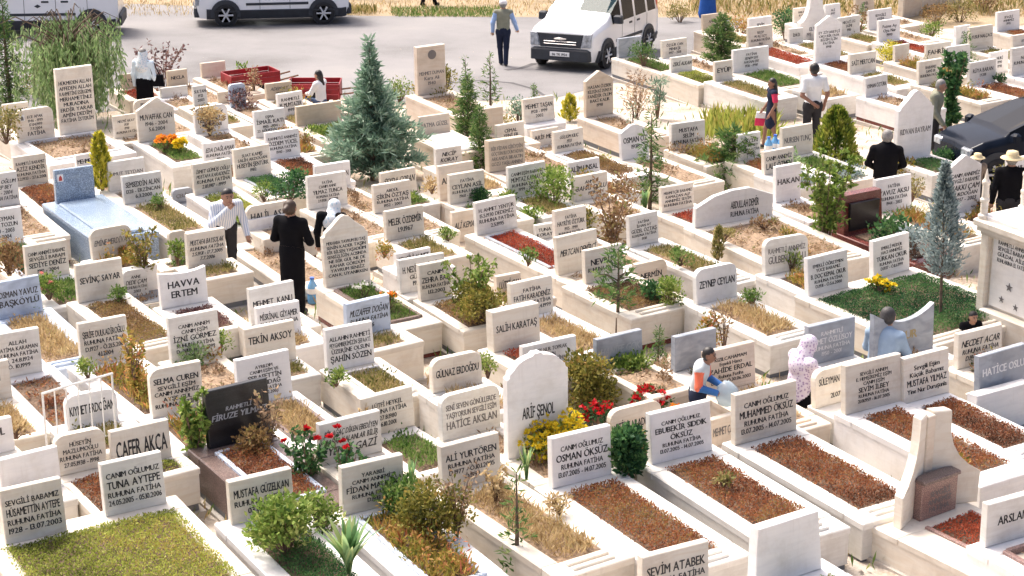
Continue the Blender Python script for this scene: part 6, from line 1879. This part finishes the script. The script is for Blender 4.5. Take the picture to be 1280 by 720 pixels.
def surface_nets(f, g0, vox):
    """naive surface nets on a value grid f (inside negative); returns verts and quads"""
    nx, ny, nz = f.shape
    s = f < 0
    cnt = np.zeros((nx - 1, ny - 1, nz - 1), dtype=np.float32); pos = np.zeros((nx - 1, ny - 1, nz - 1, 3), dtype=np.float32)
    corners = [(i, j, k) for i in (0, 1) for j in (0, 1) for k in (0, 1)]
    def sl(a, c): return a[c[0]:nx - 1 + c[0], c[1]:ny - 1 + c[1], c[2]:nz - 1 + c[2]]
    for c in corners:
        for ax in range(3):
            if c[ax] == 1: continue
            d = list(c); d[ax] = 1
            a, b = sl(f, c), sl(f, d)
            m = (a < 0) != (b < 0)
            t = np.where(m, a / np.where(m, a - b, 1), 0)
            cnt += m
            for q in range(3):
                pos[..., q] += np.where(m, c[q] + (t if q == ax else 0), 0)
    act = cnt > 0
    idx = -np.ones(act.shape, dtype=np.int64)
    idx[act] = np.arange(act.sum())
    ijk = np.argwhere(act)
    V_ = (ijk + pos[act] / cnt[act][:, None]) * vox + g0
    quads = []
    for ax in range(3):
        a = [slice(None)] * 3; b = [slice(None)] * 3
        a[ax] = slice(0, -1); b[ax] = slice(1, None)
        A, B = s[tuple(a)], s[tuple(b)]
        m = A != B
        e = np.argwhere(m)
        o1, o2 = [(1, 2), (2, 0), (0, 1)][ax]
        e = e[(e[:, o1] > 0) & (e[:, o2] > 0) & (e[:, o1] < f.shape[o1] - 1) & (e[:, o2] < f.shape[o2] - 1)]
        if not len(e): continue
        def cell(d1, d2):
            q = e.copy(); q[:, o1] -= d1; q[:, o2] -= d2
            return idx[q[:, 0], q[:, 1], q[:, 2]]
        q = np.stack([cell(1, 1), cell(0, 1), cell(0, 0), cell(1, 0)], 1)
        flip = ~A[e[:, 0], e[:, 1], e[:, 2]]
        q[flip] = q[flip][:, ::-1]
        quads.append(q)
    return V_, np.concatenate(quads)

def sdf_prim(P, pr):
    a, b, ra, rb = np.array(pr[1]), np.array(pr[2]), pr[3], pr[4]
    fl = np.array(pr[5]) if len(pr) > 5 else np.ones(3)
    p = P / fl; a = a / fl; b = b / fl
    ab = b - a
    L2 = max(ab @ ab, 1e-9)
    t = np.clip(((p - a) @ ab) / L2, 0, 1)
    d = np.linalg.norm(p - a - t[:, None] * ab, axis=1) - (ra + (rb - ra) * t)
    return d * float(fl.min())

def smin(a, b, k):
    h = np.clip(.5 + .5 * (b - a) / k, 0, 1)
    return b + (a - b) * h - k * h * (1 - h)

def person(label, px, py, height, rz, spec, z=0.0, group=None, lift=None):
    """spec: joints overrides and outfit. local frame: faces -y, z up, feet at z=0, standing height 1.72 scaled to height"""
    k = height / 1.72
    J = dict(pel=(0, 0, .95), waist=(0, 0, 1.10), chest=(0, 0.01, 1.33), neck=(0, .01, 1.49), head=(0, -.015, 1.615),
             shl=(-.185, .01, 1.42), ell=(-.25, .03, 1.15), wrl=(-.26, -.04, .90), shr=(.185, .01, 1.42), elr=(.25, .03, 1.15), wrr=(.26, -.04, .90),
             hil=(-.09, 0, .92), knl=(-.10, -.02, .50), anl=(-.10, .03, .08), tol=(-.11, -.14, .035), hir=(.09, 0, .92), knr=(.10, -.02, .50), anr=(.10, .03, .08), tor=(.11, -.14, .035))
    J.update(spec.get('J', {}))
    J = {n_: np.array(v, dtype=float) for n_, v in J.items()}
    top = spec['top']; bot = spec['bot']; slv = spec.get('sleeve', 'long'); skin = spec.get('skin', 'skin')
    fat = spec.get('fat', 1.0)
    flat = (1, .68, 1)
    PR = [('top', J['waist'], J['chest'], .145 * fat, .165 * fat, flat), ('top', J['pel'] + (0, 0, .03), J['waist'], .15 * fat, .145 * fat, flat),
          ('top', J['chest'], J['neck'] - (0, 0, .05), .15, .075, (1, .8, 1)),
          ('skin', J['neck'] - (0, 0, .03), J['head'] - (0, 0, .05), .056, .055),
          ('skin', J['head'] + (0, .005, .02), J['head'] + (0, -.015, -.045), .088, .066), ('skin', J['head'] + (0, -.085, -.005), J['head'] + (0, -.098, -.028), .012, .016),
          ('skin', J['head'] + (-.085, .01, -.01), J['head'] + (-.088, .012, .02), .018, .016), ('skin', J['head'] + (.085, .01, -.01), J['head'] + (.088, .012, .02), .018, .016)]
    hair = spec.get('hair')
    if hair:
        PR.append(('hair', J['head'] + (0, .018, .048), J['head'] + (0, .03, .01), .088, .086))
        if spec.get('hairlong'): PR += [('hair', J['head'] + (0, .06, 0), J['neck'] + (0, .09, -.08), .07, .045)]
        if spec.get('bun'): PR += [('hair', J['head'] + (0, .12, .03), J['head'] + (0, .15, .02), .05, .045)]
    for s in 'lr':
        sh, el, wr = J['sh' + s], J['el' + s], J['wr' + s]
        PR.append(('top', J['chest'] + (0, 0, .06), sh, .10, .068))
        sl_ = 'sleeve_' + s if spec.get('shoulder') else 'top'
        if slv == 'long':
            PR += [(sl_, sh, el, .064, .052), (sl_ if not spec.get('fore') else 'fore_' + s, el, wr, .052, .042)]
        elif slv == 'short':
            mid = sh * .35 + el * .65
            PR += [(sl_, sh, mid, .066, .060), ('skin', mid, el, .043, .040), ('skin', el, wr, .040, .029)]
        hd = wr + (wr - el) / np.linalg.norm(wr - el) * .075
        PR.append(('skin', wr, hd, .028, .036, (1, 1, 1)))
        hi, kn, an, to = J['hi' + s], J['kn' + s], J['an' + s], J['to' + s]
        if spec.get('skirt') is None:
            PR += [('bot', J['pel'], hi - (0, 0, .04), .13, .10), ('bot', hi, kn, .098, .066), ('bot', kn, an, .064, .052)]
        else:
            PR += [('skin', hi, kn, .07, .055), ('skin', kn, an, .05, .035)]
        PR.append(('shoe_' + s, an - (0, 0, .02), to, .045, .038))
    if spec.get('skirt') is not None:
        hem, rad = spec['skirt']
        PR += [('bot', J['pel'] + (0, 0, .02), np.array((J['pel'][0] * .6 + (J['anl'][0] + J['anr'][0]) * .2, J['pel'][1] * .6 + (J['anl'][1] + J['anr'][1]) * .2, hem + rad * .2)), .16 * fat, rad, (1, .8, 1))]
    vox = .016 if height > 1 else .014
    pts = np.concatenate([[p[1], p[2]] for p in PR])
    lo = pts.min(0) - .24; hi_ = pts.max(0) + .24
    n3 = np.ceil((hi_ - lo) / vox).astype(int) + 1
    gx = [lo[i] + vox * np.arange(n3[i]) for i in range(3)]
    f = np.full(n3, .3, dtype=np.float32)
    for pr in PR:                              # each primitive only touches its own neighbourhood of the grid
        a_, b_ = np.array(pr[1]), np.array(pr[2]); m_ = max(pr[3], pr[4]) + .07
        i0 = np.maximum(np.floor((np.minimum(a_, b_) - m_ - lo) / vox).astype(int), 0)
        i1 = np.minimum(np.ceil((np.maximum(a_, b_) + m_ - lo) / vox).astype(int) + 1, n3)
        X = np.stack(np.meshgrid(*[gx[q][i0[q]:i1[q]] for q in range(3)], indexing='ij'), -1).reshape(-1, 3)
        sl_ = (slice(i0[0], i1[0]), slice(i0[1], i1[1]), slice(i0[2], i1[2]))
        f[sl_] = smin(f[sl_], sdf_prim(X, pr).reshape(i1 - i0), .012 if pr[0] == 'hair' else .03)
    Vv, Q = surface_nets(f, lo, vox)
    names = [p[0] for p in PR]
    fc = Vv[Q].mean(1)
    Df = np.stack([sdf_prim(fc, pr) for pr in PR], 1)
    fg = np.array([names[i] for i in Df.argmin(1)])
    p = at(px, py, z)
    t = empty('person', (p.x, p.y, p.z), rz, label, 'person', group)
    # fingers on both hands
    fm = MB()
    for s in 'lr':
        el, wr = J['el' + s], J['wr' + s]
        d = (wr - el) / np.linalg.norm(wr - el)
        side = np.cross(d, (0, -1, .2)); side /= np.linalg.norm(side) + 1e-9
        nrm_ = np.cross(side, d)
        palm = wr + d * .075
        for j, (o_, ln) in enumerate(((-.027, .062), (-.009, .072), (.009, .068), (.026, .052))):
            b = palm + side * o_ + d * .012
            fm.tube([b, b + d * ln * .5 + nrm_ * .006, b + d * ln * .85 + nrm_ * .022], [.010, .009, .007], 5)
        b = wr + d * .04 - side * .03
        fm.tube([b, b - side * .022 + d * .025, b - side * .026 + d * .055], [.011, .010, .008], 5)
    n0 = len(Vv)
    allv = np.concatenate([Vv, np.array([tuple(v) for v in fm.v])]) * k
    faces = [tuple(int(i) for i in q) for q in Q] + [tuple(i + n0 for i in f_) for f_ in fm.f]
    bme = pymesh('body', allv.tolist(), faces, True)
    body = obj('body', bme, MATS[skin], t)
    # clothing shells just off the body
    nr = np.zeros(len(bme.vertices) * 3, dtype=np.float32); bme.vertices.foreach_get('normal', nr); nr = nr.reshape(-1, 3)[:n0]
    for grp, nm, mt, off in (('top', spec.get('topname', 'shirt'), top, .006), ('bot', spec.get('botname', 'trousers'), bot, .008), ('shoe_l', 'shoe', 'shoe', .005), ('shoe_r', 'shoe', 'shoe', .005), ('hair', 'hair', hair, .004), ('sleeve_l', 'sleeve', spec.get('shouldermat'), .006), ('sleeve_r', 'sleeve', spec.get('shouldermat'), .006), ('fore_l', 'forearm_sleeve', spec.get('fore'), .006), ('fore_r', 'forearm_sleeve', spec.get('fore'), .006)):
        if not mt: continue
        sel = np.where(fg == grp)[0]
        if not len(sel): continue
        us, inv = np.unique(Q[sel], return_inverse=True)
        vv = allv[:n0][us] + nr[us] * off
        me = pymesh(nm, vv.tolist(), [tuple(int(i) for i in q) for q in inv.reshape(-1, 4)], True)
        obj(nm, me, MATS[mt], t)
    # face
    if spec.get('face', True):
        h_ = J['head']
        for s in (-1, 1):
            m_ = MB(); m_.tube([h_ + (s * .032, -.079, .012), h_ + (s * .032, -.090, .012)], .008, 8); m_.v = [tuple(np.array(v) * k) for v in m_.v]; m_.build('eye', MATS['eye'], t)
            m_ = MB(); m_.tube([h_ + (s * .015, -.088, .034), h_ + (s * .05, -.074, .034)], .005, 5); m_.v = [tuple(np.array(v) * k) for v in m_.v]; m_.build('eyebrow', MATS[hair if hair and 'hair' in hair else 'hair_black'], t)
        m_ = MB(); m_.tube([h_ + (-.024, -.070, -.062), h_ + (0, -.078, -.062), h_ + (.024, -.070, -.062)], .008, 5); m_.v = [tuple(np.array(v) * k) for v in m_.v]; m_.build('mouth', MATS['lip'], t)
    hat = spec.get('hat')
    h_ = J['head']
    if hat == 'cap':
        m_ = MB(); m_.lathe([(.102, -.01), (.106, .02), (.098, .06), (.07, .088), (.02, .10)], 18, (h_[0] * 1, h_[1] + .015, h_[2] + .035)); m_.v = [tuple(np.array(v) * k) for v in m_.v]; m_.build('cap', MATS['cl_cap'], t, True)
    if hat == 'straw':
        m_ = MB(); m_.lathe([(.19, -.015), (.185, -.005), (.11, .012), (.104, .05), (.09, .10), (.04, .115)], 22, (h_[0], h_[1] + .01, h_[2] + .045)); m_.v = [tuple(np.array(v) * k) for v in m_.v]; m_.build('straw_hat', MATS['cl_straw'], t, True)
    if hat == 'scarf':
        sc_ = [('s', h_ + (0, .012, .015), h_ + (0, .02, -.03), .108, .105), ('s', h_ + (0, .03, -.03), J['neck'] + (0, .04, -.04), .09, .11), ('s', J['neck'] + (0, .03, -.03), J['chest'] + (0, .04, .02), .13, .17, (1, .75, 1))]
        lo2 = h_ + (-.3, -.3, -.48); n2 = np.array([38, 38, 42]); gx2 = [lo2[i] + .016 * np.arange(n2[i]) for i in range(3)]
        X2 = np.stack(np.meshgrid(*gx2, indexing='ij'), -1).reshape(-1, 3)
        f2 = None
        for pr in sc_:
            d = sdf_prim(X2, pr); f2 = d if f2 is None else smin(f2, d, .03)
        face = sdf_prim(X2, ('c', h_ + (0, -.16, .0), h_ + (0, -.16, -.03), .095, .085))
        f2 = np.maximum(f2, -face)
        v2, q2 = surface_nets(f2.reshape(n2), lo2, .016)
        obj('headscarf', pymesh('headscarf', (v2 * k).tolist(), [tuple(int(i) for i in q) for q in q2], True), MATS[spec['scarf']], t)
    return t

PI = math.pi
# 1 the man walking away on the road
person('man in a pale cap and olive vest walking away on the road', 629, 82, 1.63, PI + .05, dict(top='cl_olivegrey', topname='vest', bot='cl_navy', shoulder='sleeve', shouldermat='cl_skyblue', hair='hair_grey', hat='cap', fat=1.08,
       J=dict(ell=(-.29, .02, 1.16), wrl=(-.36, -.08, .96), elr=(.27, .05, 1.15), wrr=(.27, -.02, .92), anl=(-.06, .14, .10), tol=(-.07, .0, .03), anr=(.05, -.10, .08), tor=(.06, -.26, .035), knl=(-.08, .02, .5), knr=(.08, -.08, .5))))
# 2 the woman with a bag by the willow
w2 = person('woman in a white blouse with a black shoulder bag by the willow', 184, 156, 1.62, PI - .3, dict(top='cl_icewhite', topname='blouse', bot='cl_black', botname='skirt', skirt=(.25, .20), hair='hair_grey', fat=1.15, hat='scarf', scarf='cl_scarf'))
mb = MB(); mb.prism([(-.14, 0), (.14, 0), (.11, .24), (-.11, .24)], -.05, .05, .02); mb.build('handbag', MATS['cl_black'], w2, loc=(-.30, -.02, .86), rot=(0, 0, .3))
mb = MB(); mb.tube([(-.36, -.02, 1.08), (-.24, .0, 1.36), (-.14, .06, 1.40), (-.24, .08, 1.08)], .010, 5); mb.build('bag_strap', MATS['cl_black'], w2)
# 3 seated girl by the red handcart
person('dark haired girl in white sitting beside the red handcart', 398, 148, 1.5, -PI / 2 - .5, dict(top='cl_white', bot='cl_denim', hair='hair_black', hairlong=1, J=dict(pel=(0, .1, .42), waist=(0, .1, .58), chest=(0, .08, .80), neck=(0, .06, .97), head=(0, .03, 1.09), shl=(-.17, .07, .90), shr=(.17, .07, .90), ell=(-.22, -.06, .66), wrl=(-.12, -.22, .62), elr=(.22, -.06, .66), wrr=(.12, -.22, .62),
       hil=(-.09, .08, .42), hir=(.09, .08, .42), knl=(-.1, -.34, .46), knr=(.1, -.34, .46), anl=(-.1, -.36, .08), anr=(.1, -.36, .08), tol=(-.1, -.50, .035), tor=(.1, -.5, .035))), z=.0)
# 4 man in the striped shirt, bending over the headstone
person('man in a striped pale shirt bending forward, hand at his mouth', 284, 352, 1.68, .45, dict(top='cl_striped', bot='cl_charcoal', hair='hair_black', fat=1.1, sleeve='long',
       J=dict(chest=(0, -.10, 1.18), neck=(0, -.17, 1.33), head=(0, -.235, 1.43), waist=(0, -.03, 1.03), pel=(0, .04, .92), shl=(-.19, -.13, 1.27), shr=(.19, -.13, 1.27), ell=(-.27, -.24, 1.03), wrl=(-.04, -.34, 1.27), elr=(.27, -.12, 1.0), wrr=(.28, -.24, .80))))
# 5 the woman in black, seen from behind
person('woman in a long black dress seen from behind among the graves', 368, 394, 1.70, PI - .35, dict(top='cl_black', topname='dress_top', bot='cl_black', botname='dress_skirt', skirt=(.12, .17), hair='hair_brown', bun=1, fat=1.12,
       J=dict(ell=(-.28, -.02, 1.14), wrl=(-.14, -.20, 1.10), elr=(.28, -.02, 1.14), wrr=(.14, -.20, 1.12), head=(0, .0, 1.61))))
# 6 the visitor in a headscarf behind the pointed stone
person('visitor in a pale headscarf and black coat behind the pointed headstone', 418, 372, 1.52, PI - .2, dict(top='cl_black', topname='coat', bot='cl_black', botname='skirt', skirt=(.2, .17), hat='scarf', scarf='cl_scarf', J=dict(chest=(0, -.06, 1.30), neck=(0, -.12, 1.45), head=(0, -.17, 1.55))))
# 7 the girl in pink carrying a bag
g7 = person('girl in a dark pinafore with pink sleeves carrying a shopping bag', 962, 186, 1.42, -PI / 2 + .15, dict(top='cl_navy', topname='pinafore', bot='cl_navy', botname='skirt', skirt=(.62, .16), sleeve='short', shoulder='sleeve', shouldermat='cl_pink', hair='hair_black', hairlong=1, skin='skin_dark', fat=.88,
       J=dict(wrl=(-.27, -.12, .93), wrr=(.24, -.10, .92), knl=(-.09, -.10, .5), anl=(-.09, -.14, .08), tol=(-.1, -.3, .035), anr=(.08, .16, .08), tor=(.08, .0, .035), knr=(.09, .05, .5))))
mb = MB(); mb.prism([(-.13, 0), (.13, 0), (.12, .15), (-.12, .15)], -.06, .06, .01); mb.build('shopping_bag', MATS['cl_pink'], g7, loc=(-.26, -.12, .42), rot=(0, 0, 1.2))
mb = MB(); mb.prism([(-.12, .152), (.12, .152), (.10, .27), (-.10, .27)], -.05, .05, .01); mb.build('bag_top', MATS['cl_white'], g7, loc=(-.26, -.12, .42), rot=(0, 0, 1.2))
# 8 man in the white shirt
person('man in a white shirt and dark trousers standing with hands behind', 1013, 188, 1.74, PI + .25, dict(top='cl_white', bot='cl_charcoal', sleeve='short', hair='hair_black', skin='skin_dark', fat=1.05,
       J=dict(ell=(-.28, .05, 1.14), wrl=(-.24, .0, .90), elr=(.27, .10, 1.14), wrr=(.08, .20, 1.0))))
# 9 man in the black suit
person('grey haired man in a black suit seen from behind', 1102, 284, 1.66, PI - .15, dict(top='cl_black', topname='jacket', bot='cl_black', hair='hair_grey', fat=1.3, J=dict(shl=(-.21, .01, 1.40), shr=(.21, .01, 1.40), ell=(-.30, -.02, 1.14), elr=(.30, -.02, 1.14), wrl=(-.16, -.22, 1.0), wrr=(.16, -.22, 1.0))))
# 10 bald man walking right
person('balding man in a brown shirt walking beside the dark leafy tree', 1163, 208, 1.70, PI / 2 - .3, dict(top='cl_olivegrey', bot='cl_charcoal', hair='hair_grey', fat=1.05,
       J=dict(chest=(0, -.04, 1.33), neck=(0, -.07, 1.48), head=(0, -.10, 1.60), wrl=(-.26, -.20, .92), ell=(-.26, -.03, 1.14), anl=(-.1, -.18, .08), tol=(-.1, -.34, .035), anr=(.1, .2, .1), tor=(.1, .05, .035))))
# 11 and 12 hats by the dark car
person('man in a straw hat and dark jacket standing beside the car', 1255, 318, 1.66, PI - .1, dict(top='cl_black', topname='jacket', bot='cl_charcoal', hair='hair_grey', hat='straw', fat=1.15))
person('visitor whose straw hat shows over the gabled headstone', 1216, 276, 1.16, PI + .3, dict(top='cl_brown', bot='cl_charcoal', hair='hair_grey', hat='straw'))
# 13 the boy
b13 = person('boy in a grey shirt with orange shoulders holding a plastic bag', 870, 560, 1.30, -PI * .62 + PI, dict(top='cl_lightgrey', bot='cl_navy', shoulder='sleeve', shouldermat='cl_orange', fore='cl_blue', hair='hair_black', skin='skin_dark', fat=1.0,
       J=dict(chest=(0, -.05, 1.30), neck=(0, -.10, 1.44), head=(0, -.165, 1.55), shl=(-.17, -.06, 1.36), shr=(.17, -.06, 1.36), ell=(-.24, -.08, 1.10), wrl=(-.14, -.32, 1.02), elr=(.24, -.08, 1.10), wrr=(.14, -.32, 1.04))))
glass_mat('thin_plastic', (.62, .74, .84), .55)
mb = MB(); mb.lathe([(.02, -.16), (.10, -.13), (.14, -.04), (.12, .06), (.07, .12), (.03, .15)], 14); 
rb_ = random.Random(4); mb.v = [(x * rb_.uniform(.85, 1.1), y * rb_.uniform(.85, 1.1), z_ * rb_.uniform(.92, 1.05)) for x, y, z_ in mb.v]
mb.build('plastic_bag', MATS['thin_plastic'], b13, True, loc=(0, -.34, .74))
# 14 headscarf woman, seated
SEAT = dict(pel=(0, .08, .40), waist=(0, .06, .55), chest=(0, .02, .78), neck=(0, -.02, .94), head=(0, -.07, 1.06), shl=(-.18, .02, .87), shr=(.18, .02, .87), ell=(-.25, -.08, .64), wrl=(-.14, -.30, .60), elr=(.25, -.08, .64), wrr=(.14, -.32, .62),
            hil=(-.09, .06, .40), hir=(.09, .06, .40), knl=(-.12, -.34, .44), knr=(.12, -.34, .44), anl=(-.12, -.32, .08), anr=(.12, -.32, .08), tol=(-.12, -.46, .035), tor=(.12, -.46, .035))
person('woman in a lilac patterned headscarf sitting by a grey headstone', 1001, 530, 1.66, PI - 1.1, dict(top='cl_floral', topname='blouse', bot='cl_black', hat='scarf', scarf='cl_floral', fat=1.15, J=SEAT))
# 15 seated man in pale blue
person('dark haired man in a pale blue shirt sitting with his back turned', 1102, 500, 1.74, PI - .5, dict(top='cl_greyshirt', bot='cl_charcoal', hair='hair_dark', fat=1.2, sleeve='long', J=dict(SEAT, head=(0, -.04, 1.075))))
# 16 face beside the turreted tomb
person('dark haired woman peering out beside the turreted tomb', 1210, 455, 1.08, .3, dict(top='cl_black', bot='cl_charcoal', hair='hair_black', hairlong=1, J={n_: tuple(np.array(v)) for n_, v in SEAT.items()}))
# 17 and 18 figures cut by the upper edge
person('figure in a long royal blue skirt cut off by the top edge', 884, 22, 1.65, PI, dict(top='cl_royal', bot='cl_royal', botname='skirt', skirt=(.1, .27), hair='hair_brown', fat=1.1))
person('walker in dark trousers cut off by the top edge', 536, 8, 1.7, PI - .6, dict(top='cl_brown', bot='cl_black', hair='hair_black', J=dict(anl=(-.1, -.2, .08), tol=(-.1, -.36, .035), anr=(.1, .2, .1), tor=(.1, .05, .035))))
